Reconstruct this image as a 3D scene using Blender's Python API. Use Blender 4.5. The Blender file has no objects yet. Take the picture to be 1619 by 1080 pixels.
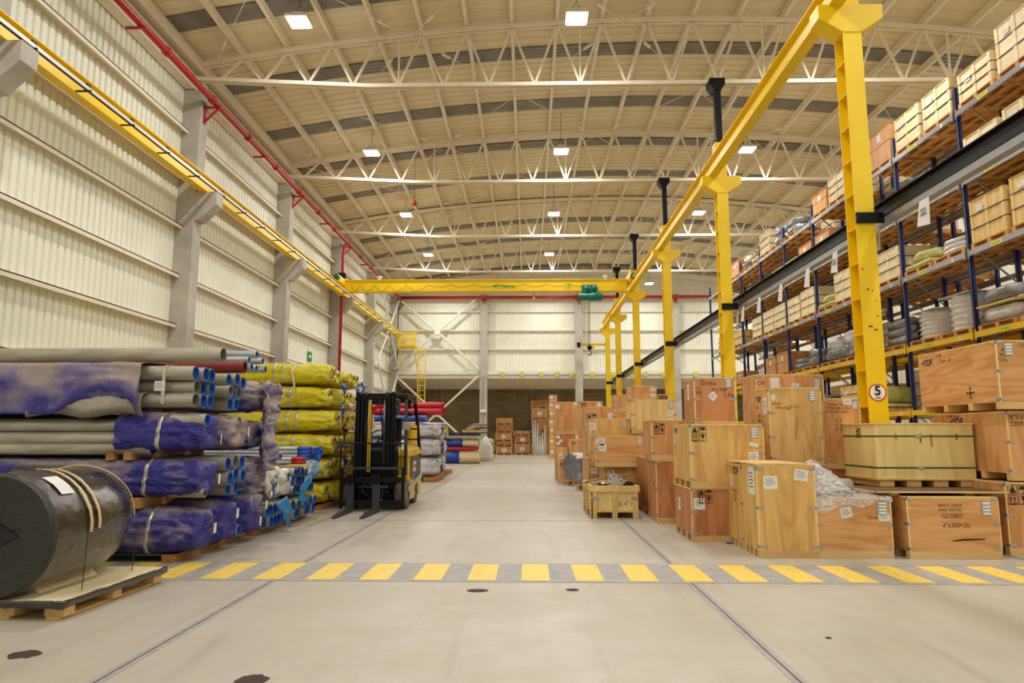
import bpy, math, random
from mathutils import Matrix, Vector, noise as mnoise
C = bpy.context.scene.collection
PI = math.pi
rnd = random.Random(7)

# ---------------------------------------------------------------- camera
FPX, CX, CY, CAMH = 1085.0, 809.5, 540.0, 1.4
cam_rows = (Vector((0.99972847, 0.02328321, 0.00093475)),
            Vector((0.00219940, -0.13422087, 0.99094900)),
            Vector((0.02319794, -0.99067787, -0.13423564)))
cam = bpy.data.objects.new('camera', bpy.data.cameras.new('camera'))
C.objects.link(cam)
cam.data.sensor_width = 36.0
cam.data.lens = 36.0 * FPX / 1619.0
cam.data.clip_end = 300
m4 = Matrix((( cam_rows[0].x, cam_rows[1].x, cam_rows[2].x, 0),
             ( cam_rows[0].y, cam_rows[1].y, cam_rows[2].y, 0),
             ( cam_rows[0].z, cam_rows[1].z, cam_rows[2].z, CAMH),
             (0, 0, 0, 1)))
cam.matrix_world = m4
bpy.context.scene.camera = cam

def ray(px, py):
    c = ((px-CX)/FPX, -(py-CY)/FPX, -1.0)
    return cam_rows[0]*c[0] + cam_rows[1]*c[1] + cam_rows[2]*c[2]
def atY(px, py, Y):
    r = ray(px, py); t = Y/r.y
    return Vector((r.x*t, Y, CAMH + r.z*t))
def atZ(px, py, Z=0.0):
    r = ray(px, py); t = (Z-CAMH)/r.z
    return Vector((r.x*t, r.y*t, Z))

# ---------------------------------------------------------------- world, exposure
w = bpy.data.worlds.new('hall_light'); bpy.context.scene.world = w
w.use_nodes = True
w.node_tree.nodes['Background'].inputs[0].default_value = (0.98, 0.99, 1.0, 1)
w.node_tree.nodes['Background'].inputs[1].default_value = 1.1
vs = bpy.context.scene.view_settings
vs.view_transform = 'Standard'; vs.look = 'None'; vs.gamma = 1.0; vs.use_curve_mapping = False
vs.exposure = -1.80
LAMP_W = 620.0
FILL_F = 0.085  # share of lamp power given to the added ceiling fill
try:
    bpy.context.scene.cycles.max_bounces = 8
    bpy.context.scene.cycles.diffuse_bounces = 5
    bpy.context.scene.cycles.sample_clamp_indirect = 6
except Exception: pass

# ---------------------------------------------------------------- materials
def lin(c):
    return tuple(((v/255.0)/12.92 if v/255.0 <= 0.04045 else (((v/255.0)+0.055)/1.055)**2.4) for v in c) + (1.0,)
MATS = {}
class NT:
    def __init__(s, name):
        s.m = bpy.data.materials.new(name); s.m.use_nodes = True
        s.t = s.m.node_tree; s.b = s.t.nodes['Principled BSDF']
        MATS[name] = s.m
    def n(s, typ, **kw):
        nd = s.t.nodes.new(typ)
        for k, v in kw.items():
            if k.startswith('i_'):
                key = k[2:].replace('_', ' ')
                nd.inputs[key].default_value = v
            else: setattr(nd, k, v)
        return nd
    def l(s, a, b): s.t.links.new(a, b)
    def coord(s, scale=(1,1,1), rand=True, world=False):
        if world:
            g = s.n('ShaderNodeNewGeometry'); out = g.outputs['Position']
        else:
            tc = s.n('ShaderNodeTexCoord'); out = tc.outputs['Object']
        if rand:
            oi = s.n('ShaderNodeObjectInfo')
            mu = s.n('ShaderNodeMath', operation='MULTIPLY'); mu.inputs[1].default_value = 37.0
            s.l(oi.outputs['Random'], mu.inputs[0])
            ad = s.n('ShaderNodeVectorMath', operation='ADD')
            s.l(out, ad.inputs[0]); s.l(mu.outputs[0], ad.inputs[1]); out = ad.outputs[0]
        mp = s.n('ShaderNodeMapping'); mp.inputs['Scale'].default_value = scale
        s.l(out, mp.inputs[0]); return mp.outputs[0]
    def ramp(s, fac, stops):
        r = s.n('ShaderNodeValToRGB')
        e = r.color_ramp.elements
        e[0].position = stops[0][0]; e[0].color = stops[0][1]
        e[1].position = stops[-1][0]; e[1].color = stops[-1][1]
        for p, c in stops[1:-1]:
            x = e.new(p); x.color = c
        s.l(fac, r.inputs[0]); return r.outputs[0]
    def mix(s, fac, a, b, mode='MIX'):
        x = s.n('ShaderNodeMix', data_type='RGBA', blend_type=mode)
        if isinstance(fac, (int, float)): x.inputs[0].default_value = fac
        else: s.l(fac, x.inputs[0])
        for i, v in ((6, a), (7, b)):
            if isinstance(v, tuple): x.inputs[i].default_value = v
            else: s.l(v, x.inputs[i])
        return x.outputs[2]
    def bump(s, h, st=0.3, d=0.01):
        b = s.n('ShaderNodeBump'); b.inputs['Strength'].default_value = st; b.inputs['Distance'].default_value = d
        s.l(h, b.inputs['Height']); s.l(b.outputs[0], s.b.inputs['Normal'])
    def noise(s, vec, scale=5, detail=4, rough=0.55, dist=0.0):
        x = s.n('ShaderNodeTexNoise'); x.inputs['Scale'].default_value = scale
        x.inputs['Detail'].default_value = detail; x.inputs['Roughness'].default_value = rough
        x.inputs['Distortion'].default_value = dist
        s.l(vec, x.inputs['Vector']); return x.outputs[0]

def paint(name, rgb, rough=0.5, metal=0.0, var=0.08, nscale=3.0, spec=0.5, world=False):
    k = NT(name); v = k.coord(world=world, rand=not world)
    n = k.noise(v, nscale, 5)
    c = lin(rgb); lo = tuple(x*(1-var*1.6) for x in c[:3])+(1,); hi = tuple(min(1, x*(1+var)) for x in c[:3])+(1,)
    k.l(k.ramp(n, [(0.3, lo), (0.7, hi)]), k.b.inputs['Base Color'])
    k.b.inputs['Roughness'].default_value = rough; k.b.inputs['Metallic'].default_value = metal
    k.b.inputs['Specular IOR Level'].default_value = spec
    return k.m

paint('wall_sheet', (240,239,222), 0.5, var=0.03, nscale=0.6, world=True)
paint('cream_steel', (238,226,202), 0.5, var=0.04)
paint('white_steel', (234,228,214), 0.5, var=0.05)
paint('crane_yellow', (247,208,0), 0.42, var=0.05, nscale=1.2)
paint('rack_yellow', (240,196,0), 0.42, var=0.06)
paint('pipe_red', (170,22,30), 0.4, var=0.05)
paint('rack_blue', (44,52,112), 0.45, var=0.08)
paint('rack_grey', (150,148,150), 0.35, metal=0.35, var=0.08)
paint('galvanised', (186,186,182), 0.35, metal=0.6, var=0.12, nscale=9)
paint('black_steel', (18,18,22), 0.45, var=0.1, spec=0.25)
paint('dark_grey_steel', (66,68,74), 0.4, metal=0.2, var=0.1)
paint('rubber', (38,36,34), 0.75, var=0.15)
paint('worn_rubber', (112,96,80), 0.8, var=0.15)
paint('truck_yellow', (232,190,28), 0.4, var=0.05)
paint('truck_cream', (222,200,110), 0.45, var=0.05)
paint('hoist_green', (14,120,104), 0.4, var=0.05)
paint('paper', (232,230,224), 0.7, var=0.03)
paint('print_black', (34,30,30), 0.8, var=0.0)
paint('ink', (66,46,38), 0.85, var=0.0)
paint('ink_blue', (46,50,84), 0.85, var=0.0)
paint('tag_yellow', (212,214,40), 0.6, var=0.03)
paint('sign_green', (0,140,66), 0.5, var=0.0)
paint('sign_white', (245,243,238), 0.5, var=0.0)
paint('sign_red', (206,52,40), 0.5, var=0.0)
paint('strap_green', (32,84,42), 0.5, var=0.05)
paint('strap_black', (46,46,46), 0.5, var=0.05)
paint('strap_cream', (222,190,138), 0.6, var=0.05)
paint('strap_steel', (205,200,190), 0.3, metal=0.5, var=0.1, nscale=20)
paint('cap_blue', (30,92,200), 0.45, var=0.08)
paint('pipe_inner_blue', (30,92,190), 0.4, var=0.1)
paint('pipe_inner_grey', (120,118,110), 0.5, var=0.15)
paint('cap_red', (196,34,30), 0.45, var=0.05)
paint('wrap_red', (200,30,42), 0.3, var=0.08)
paint('pipe_maroon', (132,34,34), 0.45, var=0.15)
paint('alu', (214,214,214), 0.3, metal=0.8, var=0.1)
paint('white_plastic', (232,232,228), 0.35, var=0.04)
paint('cord_grey', (120,116,108), 0.6)
paint('band_grey', (168,164,158), 0.6, var=0.12, nscale=6, world=True)
paint('joint_fill', (168,163,160), 0.5, var=0.10, nscale=8, world=True)
paint('joint_dark', (70,60,55), 0.8, world=True)

def mk_concrete():
    k = NT('floor_concrete'); v = k.coord(rand=False, world=True)
    n1 = k.noise(v, 0.35, 8, 0.6); n2 = k.noise(v, 2.2, 8, 0.65); n3 = k.noise(v, 14, 6, 0.7)
    mp = k.n('ShaderNodeMapping'); mp.inputs['Scale'].default_value = (6, 0.45, 1); k.l(v, mp.inputs[0])
    tr = k.noise(mp.outputs[0], 0.8, 6, 0.6, 0.4)
    c = k.ramp(n1, [(0.3, lin((176,168,152))), (0.5, lin((190,182,167))), (0.72, lin((200,194,182)))])
    c = k.mix(k.ramp(n2, [(0.40, (0,0,0,1)), (0.66, (0.75,0.75,0.75,1))]), c, lin((184,172,152)))
    c = k.mix(k.ramp(tr, [(0.55, (0,0,0,1)), (0.76, (0.6,0.6,0.6,1))]), c, lin((162,152,136)))
    c = k.mix(k.ramp(n3, [(0.60, (0,0,0,1)), (0.85, (0.5,0.5,0.5,1))]), c, lin((156,146,132)))
    k.l(c, k.b.inputs['Base Color'])
    k.l(k.ramp(n2, [(0.3, (0.36,)*3+(1,)), (0.7, (0.55,)*3+(1,))]), k.b.inputs['Roughness'])
    k.bump(n3, 0.08, 0.004)
mk_concrete()
def mk_stripe():
    k = NT('stripe_yellow'); v = k.coord(rand=False, world=True)
    n = k.noise(v, 9, 8, 0.7)
    k.l(k.ramp(n, [(0.30, lin((206,176,104))), (0.45, lin((244,208,92))), (0.8, lin((248,216,104)))]), k.b.inputs['Base Color'])
    k.b.inputs['Roughness'].default_value = 0.5
mk_stripe()
def mk_col():
    k = NT('column_concrete'); v = k.coord(world=True, rand=False)
    n = k.noise(v, 1.3, 8, 0.6); n2 = k.noise(v, 30, 3)
    k.l(k.ramp(n, [(0.3, lin((170,164,152))), (0.7, lin((202,196,184)))]), k.b.inputs['Base Color'])
    k.b.inputs['Roughness'].default_value = 0.85; k.bump(n2, 0.2, 0.003)
mk_col()
def mk_roof():
    k = NT('roof_sheet'); v = k.coord(world=True, rand=False)
    n = k.noise(v, 0.5, 6)
    k.l(k.ramp(n, [(0.3, lin((228,214,178))), (0.7, lin((236,224,192)))]), k.b.inputs['Base Color'])
    k.b.inputs['Roughness'].default_value = 0.55
    k = NT('skylight_sheet'); v = k.coord(world=True, rand=False)
    n = k.noise(v, 2, 6)
    k.l(k.ramp(n, [(0.3, lin((112,108,104))), (0.7, lin((140,136,130)))]), k.b.inputs['Base Color'])
    k.b.inputs['Roughness'].default_value = 0.4
mk_roof()
def mk_block():
    k = NT('block_wall'); tc = k.n('ShaderNodeNewGeometry')
    sp = k.n('ShaderNodeSeparateXYZ'); k.l(tc.outputs['Position'], sp.inputs[0])
    cb = k.n('ShaderNodeCombineXYZ'); k.l(sp.outputs[0], cb.inputs[0]); k.l(sp.outputs[2], cb.inputs[1])
    br = k.n('ShaderNodeTexBrick'); br.inputs['Scale'].default_value = 1.0
    br.inputs['Brick Width'].default_value = 0.6; br.inputs['Row Height'].default_value = 0.3
    br.inputs['Mortar Size'].default_value = 0.012
    br.inputs['Color1'].default_value = lin((150,132,96)); br.inputs['Color2'].default_value = lin((126,108,76))
    br.inputs['Mortar'].default_value = lin((112,98,74))
    k.l(cb.outputs[0], br.inputs['Vector']); k.l(br.outputs[0], k.b.inputs['Base Color'])
    k.b.inputs['Roughness'].default_value = 0.9
mk_block()

def ply(name, dark, mid, light, vertical=True, rings=9.0, rough=0.6):
    k = NT(name)
    v = k.coord((2.2, 2.2, 0.35) if vertical else (0.35, 0.35, 2.4))
    w1 = k.noise(v, 1.6, 3, 0.5, 0.6)
    mu = k.n('ShaderNodeMath', operation='MULTIPLY'); mu.inputs[1].default_value = rings
    k.l(w1, mu.inputs[0])
    sn = k.n('ShaderNodeMath', operation='PINGPONG'); sn.inputs[1].default_value = 1.0
    k.l(mu.outputs[0], sn.inputs[0])
    fine = k.noise(k.coord((40, 40, 2.0) if vertical else (2, 2, 40)), 2.0, 4, 0.6)
    kn = k.noise(v, 5.0, 2, 0.4)
    a = k.mix(0.45, sn.outputs[0], fine)
    c = k.ramp(a, [(0.15, lin(dark)), (0.5, lin(mid)), (0.9, lin(light))])
    c = k.mix(k.ramp(kn, [(0.72, (0,0,0,1)), (0.80, (0.6,0.6,0.6,1))]), c, tuple(x*0.45 for x in lin(dark)[:3])+(1,))
    big = k.noise(k.coord((0.7,0.7,0.7)), 1.3, 2)
    c = k.mix(k.ramp(big, [(0.35, (0,0,0,1)), (0.75, (0.35,0.35,0.35,1))]), c, lin(light))
    k.l(c, k.b.inputs['Base Color']); k.b.inputs['Roughness'].default_value = rough
    k.b.inputs['Specular IOR Level'].default_value = 0.3
    return k.m
ply('ply_orange', (190,130,74), (212,154,96), (226,172,116))
ply('ply_orange_h', (192,132,76), (214,158,98), (228,176,118), vertical=False)
ply('ply_rust', (170,108,64), (192,128,80), (208,148,98))
ply('ply_tan', (196,146,80), (218,172,100), (232,190,120))
ply('ply_tan_h', (196,144,80), (220,174,102), (234,192,124), vertical=False)
ply('ply_pale', (206,170,104), (224,190,122), (236,206,142))
ply('pine_pale', (222,192,116), (238,212,138), (246,224,158), rings=5)
ply('pine_cream', (222,198,150), (238,218,172), (246,232,194), vertical=False, rings=5)
ply('pallet_wood', (196,154,92), (216,176,112), (228,194,134), vertical=False, rings=5, rough=0.75)
ply('pallet_amber', (186,128,62), (206,150,82), (220,170,104), vertical=False, rings=5, rough=0.7)
ply('dunnage', (140,92,44), (176,122,66), (196,146,88), vertical=False, rings=5, rough=0.8)
ply('hardboard', (96,70,46), (112,84,58), (124,96,68), vertical=False, rings=3)

def film(name, base, dust=None, rough=0.28, dust_amt=0.5, spec=0.5, bumps=0.5, scale=6.0, up=True, metal=0.0, bd=0.015):
    k = NT(name); v = k.coord()
    n = k.noise(v, scale, 6, 0.6, 0.8); n2 = k.noise(v, scale*0.25, 5, 0.6)
    lo = tuple(x*0.75 for x in lin(base)[:3])+(1,)
    c = k.ramp(n, [(0.3, lo), (0.65, lin(base))])
    if dust:
        fac = n2
        if up:
            g = k.n('ShaderNodeNewGeometry'); sp = k.n('ShaderNodeSeparateXYZ'); k.l(g.outputs['Normal'], sp.inputs[0])
            ma = k.n('ShaderNodeMath', operation='MULTIPLY_ADD'); ma.inputs[1].default_value = 0.16
            k.l(sp.outputs[2], ma.inputs[0]); k.l(n2, ma.inputs[2]); fac = ma.outputs[0]
        c = k.mix(k.ramp(fac, [(0.62-dust_amt*0.3, (0,0,0,1)), (0.78-dust_amt*0.2, (0.85,)*3+(1,))]), c, lin(dust))
    k.l(c, k.b.inputs['Base Color']); k.b.inputs['Roughness'].default_value = rough
    k.b.inputs['Specular IOR Level'].default_value = spec; k.b.inputs['Metallic'].default_value = metal
    mp = k.n('ShaderNodeMapping'); mp.inputs['Scale'].default_value = (0.5, 1.4, 1.4); k.l(v, mp.inputs[0])
    wn = k.noise(mp.outputs[0], scale*1.6, 5, 0.6, 1.5)
    k.bump(wn, bumps, bd)
    if rough < 0.25: k.l(k.b.inputs['Normal'].links[0].from_socket, k.b.inputs['Coat Normal'])
    if rough < 0.25: k.b.inputs['Coat Weight'].default_value = 0.6; k.b.inputs['Coat Roughness'].default_value = 0.08
    return k.m
film('wrap_purple', (58,54,150), (176,160,150), dust_amt=0.32, bumps=0.8, bd=0.05, rough=0.3)
film('wrap_purple_dusty', (70,66,156), (172,156,134), rough=0.6, dust_amt=0.85)
film('wrap_yellow', (226,208,20), (170,152,60), rough=0.32, dust_amt=0.15, bumps=0.8, bd=0.012)
film('wrap_amber', (226,176,16), (180,150,70), rough=0.4, dust_amt=0.2)
film('wrap_white', (220,220,222), (76,76,140), rough=0.3, dust_amt=0.35, bumps=0.8, bd=0.012)
film('wrap_blue', (28,84,196), (120,130,170), rough=0.3, dust_amt=0.1)
film('wrap_sky', (30,140,204), (170,176,180), rough=0.4, dust_amt=0.2)
film('wrap_grey', (150,144,128), (184,172,150), rough=0.7, dust_amt=0.5)
film('film_black', (24,22,20), (48,42,34), rough=0.13, dust_amt=0.1, bumps=1.0, scale=9, spec=0.8, bd=0.004)
film('film_black_matt', (40,40,36), (66,66,58), rough=0.35, dust_amt=0.3, bumps=0.8, scale=7, bd=0.012)
film('film_smoke', (110,112,118), (186,188,190), rough=0.13, dust_amt=0.45, bumps=1.0, scale=9, spec=1.0, bd=0.007)
film('film_silver', (228,228,228), (170,170,170), rough=0.14, dust_amt=0.2, bumps=1.0, scale=12, spec=1.0, bd=0.007)
film('film_milky', (236,232,224), (214,206,192), rough=0.2, dust_amt=0.3, bumps=1.0, scale=9, spec=0.9, bd=0.007)
film('bundle_olive', (188,184,92), (214,208,160), rough=0.5, dust_amt=0.4)
def mk_clear():
    k = NT('film_clear')
    n = k.noise(k.coord((1,1,3)), 9, 6, 0.65, 1.6)
    k.l(k.ramp(n, [(0.38, (0.08,)*3+(1,)), (0.62, (0.85,)*3+(1,))]), k.b.inputs['Alpha'])
    k.b.inputs['Base Color'].default_value = (0.95,0.95,0.96,1); k.b.inputs['Roughness'].default_value = 0.08
    k.b.inputs['Specular IOR Level'].default_value = 1.0
    k.bump(n, 1.0, 0.012)
mk_clear()
def mk_pipe(name, c1, c2, rough=0.4, metal=0.35):
    k = NT(name); v = k.coord((0.5, 3, 3))
    n = k.noise(v, 3, 7, 0.65, 0.5)
    k.l(k.ramp(n, [(0.35, lin(c1)), (0.65, lin(c2))]), k.b.inputs['Base Color'])
    k.b.inputs['Roughness'].default_value = rough; k.b.inputs['Metallic'].default_value = metal
mk_pipe('pipe_steel', (158,154,134), (196,190,170))
mk_pipe('pipe_clean', (160,166,166), (204,208,206))
mk_pipe('pipe_dark', (110,102,92), (140,132,120), 0.6, 0.2)
def emis(name, rgb, st):
    k = NT(name); k.b.inputs['Base Color'].default_value = (0.9,0.9,0.9,1)
    k.b.inputs['Emission Color'].default_value = rgb+(1,); k.b.inputs['Emission Strength'].default_value = st
emis('lamp_glow', (0.97, 0.98, 1.0), 14.0)

# ---------------------------------------------------------------- mesh builder
class MB:
    def __init__(s): s.v = []; s.f = []; s.m = []; s.mi = 0; s.sm = []; s.smooth = False
    def add(s, vs, fs):
        o = len(s.v); s.v += [tuple(p) for p in vs]
        for f in fs:
            s.f.append(tuple(o+i for i in f)); s.m.append(s.mi); s.sm.append(s.smooth)
    def box(s, x0, y0, z0, x1, y1, z1):
        if x0 > x1: x0, x1 = x1, x0
        if y0 > y1: y0, y1 = y1, y0
        if z0 > z1: z0, z1 = z1, z0
        s.add([(x0,y0,z0),(x1,y0,z0),(x1,y1,z0),(x0,y1,z0),(x0,y0,z1),(x1,y0,z1),(x1,y1,z1),(x0,y1,z1)],
              [(0,3,2,1),(4,5,6,7),(0,1,5,4),(1,2,6,5),(2,3,7,6),(3,0,4,7)])
        return s
    def bar(s, a, b, w, h, up=(0,0,1)):
        a = Vector(a); b = Vector(b); d = (b-a).normalized(); u = Vector(up)
        r = d.cross(u)
        if r.length < 1e-4: r = d.cross(Vector((1,0,0)))
        r.normalize(); u = r.cross(d).normalized()
        vs = []
        for p in (a, b):
            for i, j in ((-1,-1),(1,-1),(1,1),(-1,1)): vs.append(p + r*(i*w/2) + u*(j*h/2))
        s.add(vs, [(0,1,2,3),(7,6,5,4),(0,4,5,1),(1,5,6,2),(2,6,7,3),(3,7,4,0)]); return s
    def ibeam(s, a, b, w, h, t=0.015, up=(0,0,1)):
        a = Vector(a); b = Vector(b); u = Vector(up); d = (b-a).normalized(); u = (u - d*u.dot(d)).normalized()
        s.bar(a+u*(h/2-t/2), b+u*(h/2-t/2), w, t, u); s.bar(a-u*(h/2-t/2), b-u*(h/2-t/2), w, t, u)
        s.bar(a, b, t, h-2*t, u); return s
    def prism(s, poly, y0, y1, axis='y'):
        def P(a, b, c):
            return {'y': (a, c, b), 'x': (c, a, b), 'z': (a, b, c)}[axis]
        n = len(poly)
        vs = [P(a, b, y0) for a, b in poly] + [P(a, b, y1) for a, b in poly]
        fs = [tuple(range(n)), tuple(range(2*n-1, n-1, -1))] + [(i, n+i, n+(i+1) % n, (i+1) % n) for i in range(n)]
        s.add(vs, fs); return s
    def tube(s, path, r, n=10, caps=True, closed=False):
        path = [Vector(p) for p in path]; rings = []; m = len(path)
        prev = None
        for i, p in enumerate(path):
            if closed: d = path[(i+1) % m]-path[i-1]
            else: d = path[min(i+1, m-1)]-path[max(i-1, 0)]
            d.normalize()
            if prev is None:
                u = d.cross(Vector((0,0,1)))
                if u.length < 1e-3: u = d.cross(Vector((0,1,0)))
            else: u = prev - d*prev.dot(d)
            u.normalize(); prev = u; v = d.cross(u)
            rr = r[i] if isinstance(r, (list, tuple)) else r
            rings.append([p + (u*math.cos(2*PI*k/n)+v*math.sin(2*PI*k/n))*rr for k in range(n)])
        s.rings(rings, caps, closed); return s
    def rings(s, rings, caps=True, closed=False):
        n = len(rings[0]); vs = [p for r in rings for p in r]; fs = []
        m = len(rings)
        for i in range(m if closed else m-1):
            j = (i+1) % m
            for k in range(n):
                fs.append((i*n+k, i*n+(k+1) % n, j*n+(k+1) % n, j*n+k))
        if caps and not closed:
            fs.append(tuple(range(n-1, -1, -1))); fs.append(tuple((m-1)*n+k for k in range(n)))
        s.add(vs, fs); return s
    def pipe(s, x0, x1, y, z, r, th=0.008, n=20, inner=1, axis='x'):
        """hollow pipe along x (or y); outer material current, inside + rim material `inner`"""
        def ring(t, rr):
            if axis == 'x': return [(t, y+rr*math.cos(2*PI*k/n), z+rr*math.sin(2*PI*k/n)) for k in range(n)]
            return [(y+rr*math.cos(2*PI*k/n), t, z+rr*math.sin(2*PI*k/n)) for k in range(n)]
        sm = s.smooth; mi = s.mi; s.smooth = True
        s.rings([ring(x0, r), ring(x1, r)], caps=False)
        s.mi = inner
        dx = 0.5 if x0 > x1 else -0.5
        s.rings([ring(x1, r-th), ring(x1+dx*0.09, r-th)], caps=False)
        s.mi = 2
        s.rings([ring(x1+dx*0.09, r-th), ring(x1+dx, r-th)], caps=False); s.mi = inner
        s.smooth = False
        s.rings([ring(x1, r), ring(x1, r-th)], caps=False)
        s.mi = 2; s.add(ring(x1+dx, r-th), [tuple(range(n))]); s.mi = mi
        s.add(ring(x0, r), [tuple(range(n))]); s.smooth = sm
        return s
    def revolve(s, prof, center=(0,0,0), n=24, axis='z'):
        rings = []
        for r, h in prof:
            if axis == 'z': rings.append([(center[0]+r*math.cos(2*PI*k/n), center[1]+r*math.sin(2*PI*k/n), center[2]+h) for k in range(n)])
            elif axis == 'x': rings.append([(center[0]+h, center[1]+r*math.cos(2*PI*k/n), center[2]+r*math.sin(2*PI*k/n)) for k in range(n)])
            else: rings.append([(center[0]+r*math.cos(2*PI*k/n), center[1]+h, center[2]+r*math.sin(2*PI*k/n)) for k in range(n)])
        s.rings(rings); return s
    def build(s, name, mats, parent=None, off=None, bevel=0.0):
        me = bpy.data.meshes.new(name)
        o3 = off if off is not None else (parent['o'] if parent is not None and 'o' in parent else (0,0,0))
        me.from_pydata([(p[0]-o3[0], p[1]-o3[1], p[2]-o3[2]) for p in s.v], [], s.f)
        if isinstance(mats, str): mats = [mats]
        for m in mats: me.materials.append(MATS[m])
        if len(mats) > 1: me.polygons.foreach_set('material_index', [min(i, len(mats)-1) for i in s.m])
        me.polygons.foreach_set('use_smooth', s.sm)
        me.update()
        ob = bpy.data.objects.new(name, me); C.objects.link(ob)
        if parent is not None:
            ob.parent = parent
        else: ob.location = o3
        if parent is None or 'o' in parent: ob['_o'] = o3
        if bevel > 0:
            b = ob.modifiers.new('bevel', 'BEVEL'); b.width = bevel; b.segments = 2; b.limit_method = 'ANGLE'
        return ob

ROOTS = []
def thing(name, loc, label, cat, group=None):
    o = bpy.data.objects.new(name, None); C.objects.link(o); o.empty_display_size = 0.2
    o.location = loc; o['o'] = tuple(loc); o['label'] = label; o['category'] = cat
    if group: o['group'] = group
    ROOTS.append(o); return o
def tag(o, label, cat, group=None, kind=None):
    o['label'] = label; o['category'] = cat
    if group: o['group'] = group
    if kind: o['kind'] = kind
    return o
def struct(o): o['kind'] = 'structure'; return o
def sub(mb, name, mats, part, root):          # sub-part: part has no transform of its own
    return mb.build(name, mats, part, off=root['o'])
def text_part(txt, size, mat, parent, pos, face='F', depth=0.001, bold=0.0, rot=0.0, align='CENTER', name='lettering', shear=0.0):
    cu = bpy.data.curves.new('t', 'FONT'); cu.body = txt; cu.size = size; cu.extrude = depth
    cu.align_x = align; cu.align_y = 'CENTER'; cu.offset = bold; cu.shear = shear; cu.resolution_u = 3
    tmp = bpy.data.objects.new('t', cu); C.objects.link(tmp)
    bpy.context.view_layer.update()
    me = bpy.data.meshes.new_from_object(tmp.evaluated_get(bpy.context.evaluated_depsgraph_get()))
    bpy.data.objects.remove(tmp); bpy.data.curves.remove(cu)
    me.materials.clear(); me.materials.append(MATS[mat])
    R = Matrix.Rotation(PI/2, 4, 'X')
    if face == 'S': R = Matrix.Rotation(-PI/2, 4, 'Z') @ R
    o3 = Vector(parent['o']) if parent is not None else Vector((0,0,0))
    me.transform(Matrix.Translation(Vector(pos)-o3) @ R @ Matrix.Rotation(rot, 4, 'Z'))
    me.name = name
    ob = bpy.data.objects.new(name, me); C.objects.link(ob)
    if parent is not None: ob.parent = parent
    return ob
ORD = ['first','second','third','fourth','fifth','sixth','seventh','eighth','ninth','tenth','eleventh','twelfth','thirteenth',
       'fourteenth','fifteenth','sixteenth','seventeenth','eighteenth','nineteenth','twentieth','twenty-first','twenty-second','twenty-third','twenty-fourth','twenty-fifth']
# ================================================================ SETTING
XL, XR, XC = -9.4, 17.2, 3.9            # side walls, centre line
YB, YE = -11.0, 46.5                     # behind the camera, end wall sheet
COLY = [3.2+7.15*k for k in range(-1, 7)]   # -3.95 3.2 10.35 17.5 24.65 31.8 38.95 46.1
def ztop(x): return 12.62 - 1.25*((x-XC)/13.3)**2
def zroof(x): return ztop(x)+0.34

fl = MB(); fl.box(XL-0.5, YB-6, -0.3, XR+0.5, 53, 0.0); struct(fl.build('floor', 'floor_concrete'))
# floor joints and hazard band, thin fills on the slab
j = MB()
for x in (-6.5, -2.465, 1.55, 5.6):
    j.mi = 0; j.box(x-0.045, YB, 0.0, x+0.045, 12.0 if x in (-2.465, 1.55) else 20, 0.002)
    j.mi = 1; j.box(x-0.005, YB, 0.0, x+0.005, 46 , 0.003)
for y in (11.5,):
    j.mi = 1; j.box(-3.4, y, 0.0, 2.0, y+0.005, 0.0025)
struct(j.build('floor_joint_line', ['joint_fill', 'joint_dark']))
g = MB(); g.box(-6.3, 6.80, 0.0, 9.5, 7.76, 0.004); struct(g.build('floor_marking_band', 'band_grey'))
g = MB()
for k in range(-6, 21):
    x = -2.69+0.5244*k; g.box(x, 6.86, 0.0, x+0.275, 7.70, 0.007)
struct(g.build('floor_marking', 'stripe_yellow'))

# oil marks
for i, (px, py, a, b, rz) in enumerate(((40,1035,0.10,0.028,0.5),(398,1076,0.09,0.03,0.1),(755,934,0.10,0.02,0),(1310,1009,0.02,0.008,0),(905,933,0.06,0.015,0.0))):
    p = atZ(px, py); m = MB(); n = 20
    m.add([(p.x+math.cos(t)*a*(1+0.25*mnoise.noise(Vector((math.cos(t)*2+i*5, math.sin(t)*2, 0))))*1.0, p.y+math.sin(t)*b*3*(1+0.4*mnoise.noise(Vector((math.cos(t)*2, math.sin(t)*2, i*3)))), 0.0035) for t in [2*PI*k/n for k in range(n)]], [tuple(range(n))])
    struct(m.build('floor_marking_stain', 'ink'))

def ribs_y(y0, y1, x, z0, z1, side=1, pitch=0.205, d=0.045):
    m = MB(); pts = []; y = y0
    while y < y1:
        pts += [(x, y), (x, y+pitch*0.62), (x-side*d, y+pitch*0.70), (x-side*d, y+pitch*0.92)]
        y += pitch
    vs = [(a, b, z0) for a, b in pts]+[(a, b, z1) for a, b in pts]; n = len(pts)
    m.add(vs, [(i, i+1, n+i+1, n+i) for i in range(n-1)]); return m
struct(ribs_y(YB, YE+0.1, XL, 0, zroof(XL)+0.1).build('wall_left', 'wall_sheet'))
struct(ribs_y(YB, YE+0.1, XR, 0, zroof(XR)+0.1, -1, 0.41).build('wall_right', 'wall_sheet'))
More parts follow.
